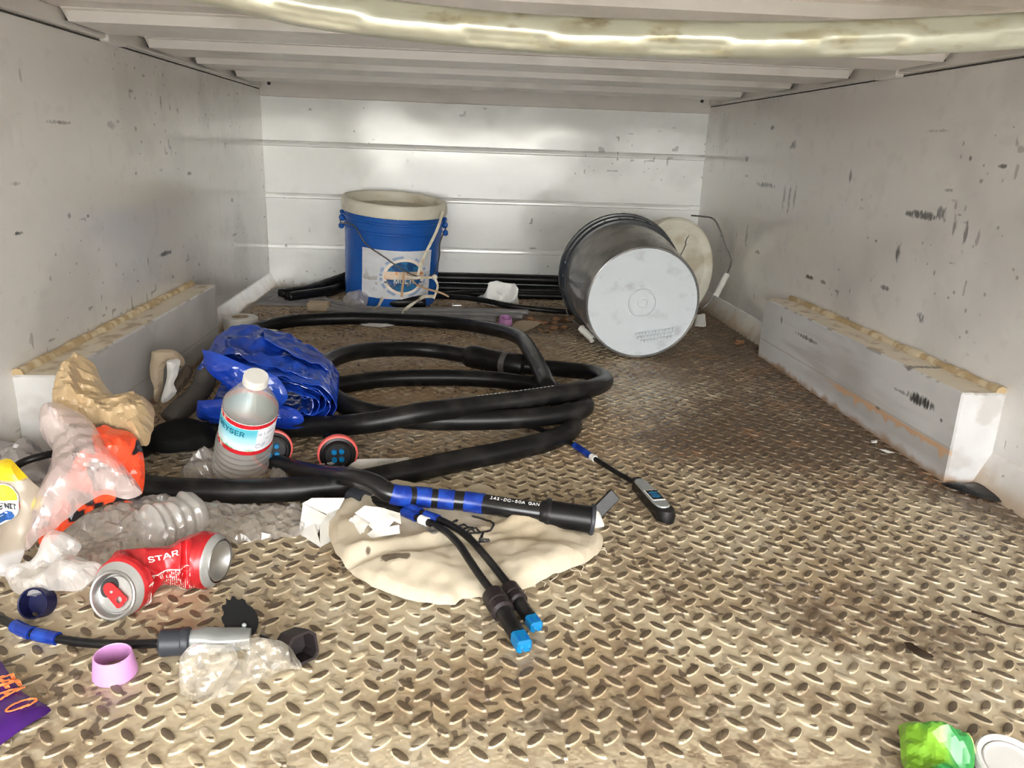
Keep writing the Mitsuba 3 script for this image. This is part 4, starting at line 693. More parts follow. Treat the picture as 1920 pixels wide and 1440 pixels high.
def can_print(p, nn, uv):
    s_, w = uv.x, uv.y
    c = mix((.56, .022, .026), (.44, .012, .02), fbm(s_ * 9, w * 12, 1.))
    panel = smoothstep(.235, .245, w) * smoothstep(.50, .49, w)
    lines = smoothstep(.42, .5, noise(dr.floor(s_ * 46), w * 70, 3.)) * smoothstep(.3, .5, dr.sin(s_ * 46 * 2 * math.pi) * .5 + .5) * smoothstep(.16, .18, s_) * smoothstep(.86, .84, s_)
    c = mix(c, (.80, .66, .62), .8 * panel * lines * smoothstep(.3, .45, noise(w * 14, s_ * 5, 8.)))
    c = mix(c, (.78, .70, .66), smoothstep(.006, .004, dr.abs(w - .235)) * smoothstep(.12, .14, s_) * smoothstep(.8, .78, s_))
    return mix(c, (.34, .34, .33), smoothstep(.085, .075, s_) + smoothstep(.935, .945, s_))
mat('can_print', {'type': 'twosided', 'bsdf': {'type': 'principled', 'base_color': proc(can_print), 'roughness': .28, 'metallic': .35, 'specular': .6, 'clearcoat': .6}})
t = thing('drink_can', 'crushed red drink can lying on its side with its silver top towards the front', 'can')
bd = obj('body', can, 'can_print', t, True, uv=uvc)
pbr('aluminium', (.50, .50, .49), .36, metal=.9)
FL = frame(nL, (0, 0, 1)); FE = frame(nE, (0, 0, 1))
lid = obj('lid', place(lathe([(r * .865, z) for r, z in [(0, -.0052), (.0195, -.0052), (.0205, -.0060), (.0216, -.0060), (.0228, .0), (.0240, .0016), (.0258, .0020), (.0272, .0012), (.0274, -.0008), (.0266, -.0022)]], 56), Cc[0] , FL), 'aluminium', t, 30, label='silver can top')
e1 = unit(V(-.75, 0, .66)); e1 = unit(e1 - nL * (e1 @ nL)); e2 = np.cross(nL, e1); Ft = np.stack([e1, e2, nL], 1)
el = lambda rx, ry, cx, z, k=28: np.stack([cx + rx * np.cos(np.arange(k) * 2 * np.pi / k), ry * np.sin(np.arange(k) * 2 * np.pi / k), np.full(k, z)], 1)
obj('mouth', place(hull(np.vstack([el(.0085, .0105, .0095, -.0056), el(.0085, .0105, .0095, -.0047)])), Cc[0], Ft), 'print_black', lid, label='open dark mouth of the can')
tab = shapely.Polygon(np.vstack([el(.0075, .0062, .0055, 0)[:, :2][21:], el(.0075, .0062, .0055, 0)[:, :2][:8], [(-.012, .0068), (-.0135, .005), (-.0135, -.005), (-.012, -.0068)]])).difference(shapely.Point(-.0075, 0).buffer(.0032)).difference(shapely.Point(.003, 0).buffer(.0012))
pbr('can_red', (.58, .02, .025), .3, metal=.3)
obj('tab', place(trimesh.creation.extrude_polygon(tab, .0014, engine='earcut'), Cc[0] + Ft @ V(.001, 0, -.0036), Ft), 'can_red', lid, False, label='red pull tab')
obj('rivet', place(lathe([(0, 0), (.0016, 0), (.0014, .0012), (0, .0016)], 14), Cc[0] + Ft @ V(.004, 0, -.0026), Ft), 'aluminium', lid)
obj('base', place(lathe([(r * .91, z) for r, z in [(0, -.0105), (.012, -.0085), (.0185, -.0035), (.0208, -.0002), (.0222, .0), (.0240, -.003), (.0250, -.006)]], 56), Cc[-1], FE), 'aluminium', t, 30, label='silver concave can base')
def can_map(s0, w0):
    P3 = Vc; Nn = can.vertex_normals.reshape(nC, N1, 3)
    def fn(x, y):
        fs = np.clip((s0 + x / .102) * (nC - 1), 0, nC - 2); fw = np.clip((w0 + y / .19) * n, 0, n - 1)
        i, j = fs.astype(int), fw.astype(int); a, b = (fs - i)[:, None], (fw - j)[:, None]
        g = lambda X: (X[i, j] * (1 - a) + X[i + 1, j] * a) * (1 - b) + (X[i, j + 1] * (1 - a) + X[i + 1, j + 1] * a) * b
        nn = g(Nn); return g(P3) + nn * .0003, nn / np.linalg.norm(nn, axis=1, keepdims=True)
    return fn
sgn = 1 if (can.vertex_normals.reshape(nC, N1, 3)[nC // 2, 0] @ up[nC // 2]) > 0 else -1
if sgn < 0: can.faces = can.faces[:, ::-1]; scene[bd] = mikit.ply(can, 'can_print', True, uv=uvc)

pbr('can_white', (.78, .72, .68), .35)
def can_txt(txt, h, s0, w0, around):
    f0 = can_map(0, 0); tm = meshkit.text_mesh(txt, h, .0003, True); v = np.asarray(tm.vertices); x, y = v[:, 0], v[:, 1]
    p, nn = f0(s0 * .102 + (y if around else x), w0 * .19 + (-x if around else -y)); c_ = Cc[np.clip(((s0 * .102 + (y if around else x)) / .102 * (nC - 1)).astype(int), 0, nC - 1)]
    nn = np.where(((p - c_) * nn).sum(1, keepdims=True) < 0, -nn, nn); tm = trimesh.Trimesh(p + nn * (.0004 + v[:, 2:3]), tm.faces, process=False); return tm
obj('lettering', can_txt('STAR', .0085, .36, .12, False), 'can_white', bd, False, label='white lettering')
obj('lettering', can_txt('Facts', .0062, .20, .43, True), 'can_white', bd, False, label='white lettering')

# folded blue tarp on the coil behind the bottle
def tarp_col(p, n, uv): return mix((.005, .034, .32), (.012, .066, .46), smoothstep(.35, .7, fbm(p.x * 18, p.y * 18, p.z * 18, 3)))
pbr('tarp', tarp_col, .17, .6, coat=.5, bump=(lambda p, n, uv: fbm(p.x * 70, p.y * 70, p.z * 70, 3), .003, .001))
t = thing('blue_tarp', 'folded shiny blue plastic tarp lying on the coil behind the water bottle', 'tarp')
def layer(P, w, seed, amp=.004, y0=0., skew=0.):
    """A folded band: the profile P (x, z) drawn out in depth by w."""
    P = np.asarray(P); C = spline(np.c_[-.176 + (P[:, 0] + .176) * .88, np.zeros(len(P)), .03 + (P[:, 1] - .03) * .88], .004); L = len(C)
    U = np.linspace(0, 1, L)
    def fn(u, v):
        k = u * (L - 1); c = np.stack([np.interp(k, np.arange(L), C[:, j]) for j in (0, 2)], -1)
        p = np.stack([c[..., 0] + skew * v, 1.125 + y0 + w * v + .010 * np.sin(5 * u + seed) * (1 - v), c[..., 1]], -1)
        f = folds(p, seed, 22, 6) * amp + folds(p, seed + 3, 70, 5) * .0016
        p[..., 2] += f; p[..., 0] += .4 * f; p[..., 1] += .5 * folds(p, seed + 9, 30, 4) * amp * (1 - .6 * v); return p
    m, _ = grid(fn, L, 34); m = thick(m, .0011); v = m.vertices.copy(); v[:, 2] = np.maximum(v[:, 2], .006); m.vertices = v; return m
X = []
for k, nm in enumerate(('outer_fold', 'second_fold', 'third_fold', 'fourth_fold', 'inner_fold')):      # nested U folds, open to the left
    xr, zb, zt = -.170 - .0105 * k, .030 + .0062 * k, .113 - .0085 * k
    X.append((nm, [(-.385, zb + .006), (-.31, zb + .001), (-.235, zb - .001), (-.200 - .008 * k, zb + .004), (xr - .006, .5 * (zb + zt) - .013), (xr, .5 * (zb + zt)), (xr - .005, .5 * (zb + zt) + .012), (-.197 - .008 * k, zt - .004), (-.235, zt + .005), (-.30, zt + .019), (-.385 + .012 * k, zt + .031)], .16 - .006 * k, 2 * k + 1, .0022, .004 * k, -.02))
X += [('top_fold', [(-.398, .128), (-.37, .150), (-.32, .149), (-.275, .136), (-.235, .121), (-.207, .108)], .19, 12, .007, .014, -.03),
     ('flap', [(-.305, .162), (-.28, .154), (-.25, .139), (-.220, .121), (-.196, .104)], .11, 15, .004, .075, -.025)]
for nm, P, w, sd_, am, y0, sk in X: obj(nm, layer(P, w, sd_, am, y0, sk), 'tarp', t, 35)
m = pillow([(-0.3634,1.14,0.1459), (-0.3336,1.12,0.1444), (-0.2891,1.112,0.1281), (-0.2522,1.112,0.1127), (-0.2384,1.112,0.0828), (-0.2623,1.112,0.0637), (-0.3001,1.112,0.0715), (-0.3284,1.112,0.1004), (-0.3554,1.12,0.1233)], .006, .004, amp=.004, freq=20, seed=6, fine=.0008)
obj('front_flap', m, 'tarp', t, 30)
m = pillow([(-0.3746,1.13,0.0697), (-0.3275,1.13,0.0735), (-0.2256,1.12,0.0597), (-0.2185,1.12,0.0431), (-0.2579,1.12,0.0326), (-0.3222,1.13,0.0368), (-0.3777,1.14,0.0395)], .010, .005, amp=.004, freq=22, seed=16)
obj('lower_flap', m, 'tarp', t, 30)

# canvas cloth lying flat under the leads
def canvas_col(p, n, uv):
    x, y = p.x, p.y; a = fbm(x * 12, y * 12, 2., 4)
    c = mix((.56, .49, .375), (.42, .345, .235), smoothstep(.42, .72, a))
    c = mix(c, (.50, .44, .34), .5 * noise(x * 900, y * 900, p.z * 900))
    blot = gs(x, y, -.060, .748, .020, .008) + .6 * gs(x, y, -.088, .765, .004, .006) + .7 * gs(x, y, .033, .775, .007, .005) + .5 * gs(x, y, .135, .835, .02, .006)
    return mix(c, (.09, .065, .045), .9 * smoothstep(.35, .6, blot + .9 * (fbm(x * 90, y * 90, 5., 3) - .5)))
pbr('canvas', canvas_col, .95, .1, sheen=.3, bump=(lambda p, n, uv: noise(p.x * 1300, p.y * 1300, p.z * 1300), .0006, .0004))
m = pillow([(-0.1463,0.8564,0.006), (-0.1332,0.8103,0.006), (-0.1149,0.7627,0.006), (-0.0835,0.723,0.005), (-0.0521,0.7024,0.005), (-0.0222,0.6903,0.005), (0.0043,0.687,0.005), (0.0129,0.6975,0.005), (0.0475,0.701,0.005), (0.0787,0.7147,0.005), (0.1121,0.7376,0.005), (0.148,0.7643,0.005), (0.1746,0.8035,0.006), (0.1795,0.8311,0.008), (0.1626,0.8532,0.008), (0.1165,0.8833,0.006),
    (0.0631,0.9417,0.005), (0.0396,0.972,0.005), (0.0038,0.9581,0.005), (-0.0318,0.9715,0.005), (-0.0708,0.9713,0.005), (-0.106,0.9387,0.006), (-0.1353,0.9041,0.006)], .015, .0042, rim=.032, amp=.011, freq=15, seed=21, up=(0, 0, 1), back=0., fine=.0014)
v = m.vertices.copy(); x, y = v[:, 0], v[:, 1]
v[:, 2] += .006 * np.exp(-((y - .80 - .35 * (x + .02)) / .010) ** 2) * (np.abs(x) < .13) - .005 * np.exp(-((y - .778 - .30 * (x + .02)) / .007) ** 2) * (v[:, 2] > .009) + .008 * np.exp(-((x - .10) / .03) ** 2 - ((y - .855) / .014) ** 2) - .004 * np.exp(-((y - .83 - .2 * (x - .1)) / .006) ** 2) * (x > .03) * (v[:, 2] > .009)
m.vertices = v
t = thing('canvas_cloth', 'beige canvas cloth with dark stains lying under the leads on the tread', 'cloth')
obj('cloth', ground(m), 'canvas', t, 35)
def surf(msh, x, y):
    k = cKDTree(msh.vertices[:, :2][:]); d, i = k.query([x, y], k=6); return msh.vertices[i, 2].max()
gx, gy = (-0.0189,0.8023,0.014)[:2]
gz = surf(m, gx, gy)
obj('eyelet', place(lathe([(.0022, .0), (.0062, .0), (.0066, .001), (.0050, .0022), (.0026, .0018), (.0022, 0)], 24), (gx, gy, gz), frame((-.1, -.3, 1))), 'steel_wire', t, label='dark metal eyelet')
tree = cKDTree(m.vertices[:, :2])
def drape(msh, lift=.0006):
    v = msh.vertices.copy(); d, i = tree.query(v[:, :2], k=5); v[:, 2] = m.vertices[i, 2].max(1) + lift; msh.vertices = v; return msh
c0 = V(*(0.015,0.8284,0.02)); tx = finer(meshkit.text_mesh('LEVEY', .016, .0004, True), .004); tx.apply_translation((-.026, -.008, 0)); q = math.radians(-56); M = np.eye(4); M[:2, :2] = [[math.cos(q), -math.sin(q)], [math.sin(q), math.cos(q)]]; tx.apply_transform(M); tx.apply_translation(c0)
obj('lettering', drape(tx), 'print_black', t, False, label='black printed word')
ring = np.array([[.030 * math.cos(a), .026 * math.sin(a), 0] for a in np.linspace(-2.3, 1.4, 40)]) + c0 + V(.006, .004, 0)
dr_ = drape(trimesh.Trimesh(ring), .0008).vertices; obj('print_arc', sweep(dr_, .0011, 6), 'print_black', t)
rg = np.random.default_rng(3)
for k in range(7):
    b = V(*[(0.1552,0.7754,0.004), (0.1318,0.7547,0.004), (0.1164,0.7437,0.004), (0.0977,0.7308,0.004), (0.17,0.7978,0.005), (0.0761,0.7164,0.004), (0.1441,0.7661,0.004)][k]); e = b + V(rg.uniform(-.012, .016), -rg.uniform(.006, .014), -.002)
    obj('loose_thread', tube([b + V(0, .006, .003), b, (b + e) / 2 + V(.003, 0, .002), e], .0005, 5, .002), 'canvas', t)

# crumpled white papers
t = thing('crumpled_box', 'crumpled white cardboard box torn open on the canvas cloth', 'box')
def flap_sheet(P, th=.0009): P = np.asarray(P, float); nn = unit(np.cross(P[1] - P[0], P[2] - P[0])) * th; return hull(np.vstack([P, P + nn]))
pbr('card_white', lambda p, n, uv: mix((.68, .67, .63), (.58, .55, .49), smoothstep(.5, .8, fbm(p.x * 50, p.y * 50, p.z * 50))), .7, .3)
for nm, P in (('panel', [(-0.1192,0.8247,0.022), (-0.1094,0.8303,0.032), (-0.0888,0.8373,0.034), (-0.0925,0.8129,0.028), (-0.0998,0.8026,0.022)]), ('panel', [(-0.1095,0.8318,0.034), (-0.0977,0.8305,0.044), (-0.0778,0.825,0.044), (-0.0862,0.8102,0.03)]), ('panel', [(-0.0926,0.8142,0.028), (-0.078,0.8264,0.042), (-0.0608,0.8061,0.04), (-0.0714,0.8037,0.028), (-0.0858,0.8051,0.026)]),
              ('panel', [(-0.0982,0.7988,0.02), (-0.086,0.8076,0.026), (-0.0576,0.8102,0.03), (-0.0561,0.805,0.022), (-0.0909,0.7963,0.02)]), ('flap', [(-0.0778,0.825,0.044), (-0.0569,0.8195,0.04), (-0.0548,0.8049,0.034), (-0.0634,0.8088,0.036)]), ('flap', [(-0.1206,0.826,0.02), (-0.1135,0.8289,0.03), (-0.0955,0.8077,0.026), (-0.0984,0.8001,0.018)])):
    obj(nm, flap_sheet(P), 'card_white', t, False)
t = thing('white_paper', 'folded stiff white paper standing between bubble wrap and canvas cloth', 'paper')
for P in ([(-0.1787,0.8809,0.022), (-0.1644,0.8703,0.034), (-0.1274,0.8791,0.03), (-0.133,0.872,0.02), (-0.1474,0.8657,0.016)], [(-0.1769,0.8782,0.024), (-0.1469,0.8629,0.016), (-0.1536,0.84,0.004), (-0.1764,0.8439,0.002)], [(-0.1474,0.8657,0.016), (-0.1347,0.8832,0.016), (-0.1327,0.8306,0.002), (-0.1464,0.8104,0.002), (-0.1523,0.8485,0.01)], [(-0.1794,0.8466,0.002), (-0.1584,0.8486,0.012), (-0.145,0.8091,0.002)]):
    obj('panel', flap_sheet(P), 'card_white', t, False)
# paper strap inside the coil
t = thing('paper_strap', 'narrow white printed strap lying inside the coil by the salmon-ringed plug', 'strap')
st = spline([(-0.2061,1.0265,0.004), (-0.1881,1.0243,0.009), (-0.1526,1.0319,0.01), (-0.1092,1.0407,0.009), (-0.0654,1.0586,0.006)], .004)
obj('strip', ribbon([tuple(p) for p in st[::4]], .014, .001, side=(0, 0, 1)), 'paper_white', t)
obj('lettering', wrap_text('LOTW 4LAY', .0065, lambda x, y: (np.stack([np.interp(x, [0, .12], [(-0.1877,1.0139,0.011)[0], (-0.1155,1.03,0.011)[0]]), np.interp(x, [0, .12], [(-0.1877,1.0139,0.011)[1], (-0.1155,1.03,0.011)[1]]) + y * .8, .0118 + y * .5], 1), np.tile(V(0, -.5, .85), (len(x), 1)))), 'dark_grey_plastic', t, False)
obj('twist', tube([(-0.0784,1.0495,0.008), (-0.0681,1.0528,0.01), (-0.0614,1.056,0.012), (-0.0651,1.0546,0.006)], .0022, 8), 'paper_white', t)

# plastic bags at the left
def film(key, w, c, alpha=.12): mat(key, {'type': 'blendbsdf', 'weight': w, 'a': {'type': 'thindielectric', 'int_ior': 1.5}, 'b': {'type': 'twosided', 'bsdf': {'type': 'roughplastic', 'diffuse_reflectance': rgb(*c), 'alpha': alpha}}})
film('pink_film', .34, (.74, .60, .57), .07); film('white_film', .32, (.78, .75, .73), .05); film('bubble_film', .18, (.58, .54, .50), .05)
pbr('dark_cloth', (.075, .055, .042), .9, .2)
pbr('dark_hose', lambda p, n, uv: mix((.05, .045, .04), (.10, .09, .08), fbm(p.x * 40, p.y * 40, p.z * 40)), .5, .4)
pbr('tan_film', lambda p, n, uv: mix((.52, .39, .23), (.40, .28, .15), fbm(p.x * 20, p.y * 20, p.z * 20)), .3, .5)
scene['tan_film'] = {'type': 'blendbsdf', 'weight': .88, 'a': {'type': 'thindielectric', 'int_ior': 1.5}, 'b': scene['tan_film']}
def orange_print(p, n, uv):
    x, z = p.x, p.z
    c = mix((.78, .085, .018), (.70, .06, .03), fbm(x * 16, p.y * 16, z * 16))
    k = fbm(x * 46 + 2 * p.y, p.y * 30, z * 34, 2)
    return mix(c, (.012, .010, .012), smoothstep(.535, .56, k))
pbr('orange_print', orange_print, .28, .5)
m = pillow([(-0.4595,0.93,0.1746), (-0.4488,0.95,0.1852), (-0.4347,0.95,0.1788), (-0.4262,0.95,0.1547), (-0.404,0.94,0.1363), (-0.3819,0.93,0.1438), (-0.357,0.92,0.1325), (-0.3505,0.9,0.1127), (-0.3534,0.88,0.0961), (-0.3837,0.89,0.096), (-0.4283,0.9,0.1119), (-0.4563,0.9,0.1183), (-0.4645,0.91,0.1477)], .030, .0036, amp=.018, freq=20, seed=31, fine=.005)
solo('tan_bag', m, 'tan_film', 'crumpled tan plastic bag standing against the end of the left box cover', 'bag', 10)
m = pillow([(-0.4208,0.872,0.1221), (-0.3993,0.872,0.1261), (-0.3806,0.868,0.1213), (-0.3587,0.862,0.1186), (-0.3503,0.858,0.106), (-0.3468,0.854,0.0842), (-0.3476,0.848,0.0593), (-0.3531,0.84,0.0445), (-0.3787,0.828,0.0488), (-0.3976,0.808,0.0429), (-0.4097,0.786,0.035), (-0.4251,0.768,0.0259), (-0.4311,0.775,0.0383), (-0.4244,0.8,0.0569), (-0.4252,0.83,0.0811), (-0.4283,0.855,0.1027)], .018, .0040, amp=.010, freq=22, seed=33, fine=.003)
solo('orange_bag', m, 'orange_print', 'bright orange and black printed bag inside a clear film sleeve', 'bag', 12)
m = pillow([(-0.4576,0.876,0.1395), (-0.4429,0.878,0.1441), (-0.4216,0.872,0.14), (-0.4045,0.862,0.1347), (-0.3863,0.845,0.1208), (-0.369,0.832,0.1059), (-0.3541,0.822,0.0924), (-0.3415,0.815,0.0791), (-0.335,0.812,0.0653), (-0.3485,0.806,0.0643), (-0.3733,0.8,0.0695), (-0.3898,0.785,0.0611), (-0.4052,0.768,0.048), (-0.4205,0.756,0.0409), (-0.4304,0.75,0.0302), (-0.4314,0.77,0.0501), (-0.4294,0.79,0.074), (-0.4252,0.81,0.0959), (-0.4322,0.83,0.1062), (-0.4573,0.86,0.1185), (-0.4596,0.87,0.1288)], .026, .0034, amp=.015, freq=15, seed=35, fine=.0026)
solo('clear_bag', m, 'pink_film', 'pinkish clear film sleeve draped over the orange printed bag', 'bag', 9)
m = pillow([(-0.4349,0.715,0.0231), (-0.4253,0.72,0.032), (-0.407,0.725,0.0361), (-0.3993,0.735,0.046), (-0.3931,0.745,0.0514), (-0.3797,0.745,0.0502), (-0.3696,0.735,0.0459), (-0.3712,0.725,0.0383), (-0.3505,0.715,0.0391), (-0.3326,0.705,0.0365), (-0.3369,0.695,0.0319), (-0.3421,0.685,0.0264), (-0.3576,0.68,0.025), (-0.3792,0.685,0.0256), (-0.3994,0.685,0.02), (-0.4219,0.7,0.018)], .024, .0032, amp=.017, freq=19, seed=37, fine=.0026)
solo('clear_bag', ground(m), 'white_film', 'crumpled clear white bag at the front left of the heap beside the red can', 'bag', 9)
m = pillow([(-0.4362,0.813,0.012), (-0.4156,0.8224,0.03), (-0.3844,0.8327,0.04), (-0.3535,0.8474,0.045), (-0.3203,0.8661,0.035), (-0.2832,0.8821,0.022), (-0.2351,0.8889,0.016), (-0.1855,0.8944,0.012), (-0.1729,0.8663,0.008), (-0.1746,0.8348,0.004), (-0.2091,0.8265,0.003), (-0.242,0.8159,0.006), (-0.273,0.8047,0.016), (-0.3098,0.7795,0.018), (-0.3373,0.763,0.012), (-0.3598,0.7514,0.01), (-0.3925,0.7658,0.012)], .010, .0036, rim=.03, amp=.008, freq=24, seed=41, up=(0, -.4, 1), back=.2, fine=.0030)
solo('bubble_wrap', ground(m), 'bubble_film', 'crumpled sheet of clear bubble wrap lying behind the red can', 'plastic', 9)
# ribbed clear bottle half buried in the bubble wrap
t = thing('clear_bottle', 'crushed ribbed clear bottle lying between bubble wrap and red can', 'bottle')
o, e = V(*(-0.3256,0.789,0.034)), V(*(-0.2872,0.8398,0.03)); Ln = np.linalg.norm(e - o)
pr = [(0, 0), (.020, 0), (.026, .006)] + [(.0255 + .0018 * math.sin(q * 2 * math.pi / .012), q) for q in np.linspace(.010, Ln - .010, 34)] + [(.0245, Ln - .004), (.018, Ln), (0, Ln)]
sh = place(lathe(pr, 40), o, frame(e - o)); sh.vertices = sh.vertices + .004 * (folds(sh.vertices, 6, 26, 5))[:, None] * V(.2, -.3, 1); obj('shell', ground(sh), 'clear_rigid', t, 40)
# wrinkled clear film behind the bottle, on the floor inside the coil
m = pillow([(-0.359,0.9921,0.004), (-0.3545,1.0127,0.02), (-0.3367,1.0307,0.03), (-0.3202,1.0231,0.03), (-0.3206,1.0099,0.012), (-0.3164,0.9838,0.004)], .014, .0045, amp=.010, freq=30, seed=44, fine=.003)
solo('clear_wrapper', ground(m), 'bubble_film', 'wrinkled clear film on the floor left of the water bottle', 'plastic', 20)
m = pillow([(-0.2436,0.9954,0.003), (-0.2439,1.0221,0.012), (-0.2316,1.011,0.012), (-0.2126,0.9921,0.003), (-0.2265,0.9815,0.003)], .006, .0045, amp=.006, freq=36, seed=46)
solo('clear_wrapper', ground(m), 'bubble_film', 'small wrinkled clear film on the floor right of the water bottle', 'plastic', 20)
# grey film and yellow packet at the left edge
pbr('grey_film', lambda p, n, uv: mix((.30, .28, .27), (.20, .18, .17), fbm(p.x * 40, p.y * 40, p.z * 40)), .3, .5)
m = pillow([(-0.5814,0.95,0.0715), (-0.5518,0.95,0.076), (-0.5259,0.94,0.0716), (-0.5091,0.94,0.0759), (-0.4943,0.93,0.066), (-0.4777,0.91,0.0534), (-0.4624,0.87,0.0166), (-0.4719,0.85,0.0062), (-0.508,0.88,0.0254), (-0.5498,0.88,0.0254)], .02, .004, amp=.014, freq=22, seed=51, fine=.0045)
solo('grey_bag', m, 'grey_film', 'crumpled grey film behind the yellow packet at the left edge', 'bag', 22)
def packet(p, n, uv):
    x, z = p.x, p.z; c = mix((.38, .33, .27), (.27, .22, .17), fbm(x * 20, p.y * 20, z * 20))
    c = mix(c, (.44, .42, .41), smoothstep(.040, .034, z + .015 * (noise(x * 60., z * 60.) - .5)))
    c = mix(c, (.72, .50, .015), smoothstep(.098, .101, z)); 
    c = mix(c, (.30, .03, .03), smoothstep(.5, .7, dr.exp(-dr.square((x + .443) / .008) - dr.square((z - .080 + .8 * (x + .443)) / .010))))
    return mix(c, (.50, .40, .10), smoothstep(.5, .9, dr.exp(-dr.square((x + .425) / .006) - dr.square((z - .074) / .010))))
pbr('packet_print', packet, .32, .5)
t = thing('snack_packet', 'torn packet with a yellow top and a lime and white badge at the left edge', 'packet')
m = pillow([(-0.4958,0.79,0.1218), (-0.4709,0.79,0.1125), (-0.4556,0.79,0.1161), (-0.4428,0.785,0.1064), (-0.4304,0.78,0.0937), (-0.418,0.775,0.081), (-0.424,0.77,0.0652), (-0.4329,0.765,0.0435), (-0.434,0.745,0.0238), (-0.4409,0.735,0.0114), (-0.4606,0.735,0.0176), (-0.4819,0.745,0.048)], .009, .005, amp=.009, freq=16, seed=53, fine=.0016)
body = obj('body', ground(m), 'packet_print', t, 25)
pv = m.vertices; pt_tree = cKDTree(pv[:, [0, 2]]); half = len(pv) // 2 + 200
def skin(msh, lift):
    v = msh.vertices.copy(); d, i = pt_tree.query(v[:, [0, 2]], k=8); v[:, 1] = pv[i, 1].min(1) - lift - (v[:, 1]); msh.vertices = v; return msh
def disc(cx, cz, rx, rz, lift, a0=0, a1=2 * np.pi):
    a = np.linspace(a0, a1, 30); P = np.vstack([[[cx, 0, cz]]] + [[[cx + r * rx * math.cos(q), 0, cz + r * rz * math.sin(q)] for q in a] for r in (.35, .7, 1)]); n = 30; k = np.arange(n - 1)
    f = [np.stack([k * 0, 1 + k, 2 + k], 1)] + [np.vstack([np.stack([1 + b * n + k, 1 + b * n + n + k, 2 + b * n + n + k], 1), np.stack([1 + b * n + k, 2 + b * n + n + k, 2 + b * n + k], 1)]) for b in (0, 1)]
    return skin(trimesh.Trimesh(P, np.vstack(f), process=False), lift)
bc = V(*(-0.4537,0.77,0.0784))
pbr('lime_print', (.42, .48, .03), .45)
bg = obj('badge', disc(bc[0], bc[2], .0165, .019, .0012), 'print_white', t, True, label='white badge with a lime top and a blue oval')
obj('lime_half', disc(bc[0], bc[2] + .002, .0155, .016, .002, .12, np.pi - .12), 'lime_print', bg, True)
obj('blue_oval', disc(bc[0] + .002, bc[2] - .013, .0088, .0042, .0026), 'print_blue', bg, True)
tm = meshkit.text_mesh('WSNIT', .0056, .0004, True); w = tm.bounds[1][0]; vv = np.asarray(tm.vertices); tm = trimesh.Trimesh(np.stack([bc[0] - w / 2 + .001 + vv[:, 0], vv[:, 2], bc[2] - .0058 + vv[:, 1]], 1), tm.faces, process=False)
obj('lettering', skin(tm, .0026), 'dark_grey_plastic', bg, False)

# purple wrapper at the bottom left
t = thing('purple_wrapper', 'flat purple wrapper with orange lettering at the bottom left corner', 'wrapper')
pbr('purple_print', lambda p, n, uv: mix((.055, .009, .15), (.040, .009, .10), smoothstep(.4, .7, fbm(p.x * 30, p.y * 30, 1.))), .33, .5)
m = pillow([(-0.3797,0.5994,0.01), (-0.3592,0.5777,0.008), (-0.3411,0.5599,0.007), (-0.3289,0.5532,0.006), (-0.3112,0.5415,0.005), (-0.3175,0.5296,0.005), (-0.3247,0.516,0.005), (-0.3305,0.505,0.005), (-0.3446,0.4901,0.005), (-0.3826,0.4928,0.006), (-0.4267,0.5446,0.006), (-0.4201,0.6016,0.008)], .004, .005, rim=.02, amp=.004, freq=14, seed=61, up=(0, 0, 1), back=.1, fine=.0004)
ground(m); obj('film', m, 'purple_print', t, 30)
tree2 = cKDTree(m.vertices[:, :2])
def on_w(msh, o, ang, lift=.0007):
    v = np.asarray(msh.vertices).copy(); c, s_ = math.cos(ang), math.sin(ang); P = np.stack([o[0] + v[:, 0] * c - v[:, 1] * s_, o[1] + v[:, 0] * s_ + v[:, 1] * c], 1); d, i = tree2.query(P, k=4)
    return trimesh.Trimesh(np.c_[P, m.vertices[i, 2].max(1) + lift + v[:, 2]], msh.faces, process=False)
pbr('orange_ink', (.80, .20, .06), .5)
ox = V(*(-0.3524,0.5564,0.007)); ang = math.atan2(*(V(*(-0.3212,0.5327,0.006)) - V(*(-0.36,0.5657,0.008)))[[1, 0]])
lt_ = finer(meshkit.text_mesh('REA', .0195, .0003, True), .004); lv_ = np.asarray(lt_.vertices) * [.52, 1, 1]
obj('lettering', on_w(trimesh.Trimesh(lv_, lt_.faces, process=False), V(*(-0.3714,0.5633,0.006)), ang), 'orange_ink', t, False, label='orange lettering')
a = np.linspace(0, 2 * np.pi, 40); ringp = shapely.Polygon(np.stack([.0052 * np.cos(a), .0115 * np.sin(a)], 1)); 
obj('oval', on_w(finer(trimesh.creation.extrude_polygon(ringp.difference(ringp.buffer(-.0017)), .0004, engine='earcut'), .004), V(*(-0.3322,0.5402,0.006)), ang), 'orange_ink', t, False)

# clear crumpled cup shells in front of the connector
film('cup_film', .15, (.72, .66, .56), .05)
m = pillow([(-0.2193,0.5619,0.003), (-0.2219,0.5706,0.016), (-0.2206,0.5754,0.03), (-0.2125,0.5813,0.036), (-0.1963,0.5825,0.036), (-0.1806,0.582,0.034), (-0.1748,0.5742,0.026), (-0.181,0.5654,0.014), (-0.1898,0.5545,0.003), (-0.2011,0.5497,0.003)], .016, .0028, amp=.008, freq=30, seed=71, fine=.0022)
t = thing('clear_cup', 'crumpled clear plastic cup in two lobes before the silver connector', 'cup')
obj('lobe', ground(m), 'cup_film', t, 12)
m = pillow([(-0.1814,0.585,0.034), (-0.175,0.588,0.036), (-0.1573,0.5913,0.034), (-0.1392,0.5928,0.028), (-0.1302,0.59,0.016), (-0.1265,0.5916,0.004), (-0.142,0.5876,0.004), (-0.1612,0.5739,0.003), (-0.1748,0.5802,0.008), (-0.1722,0.5842,0.024)], .014, .0028, amp=.008, freq=32, seed=73, fine=.0022)
obj('lobe', ground(m), 'cup_film', t, 12)
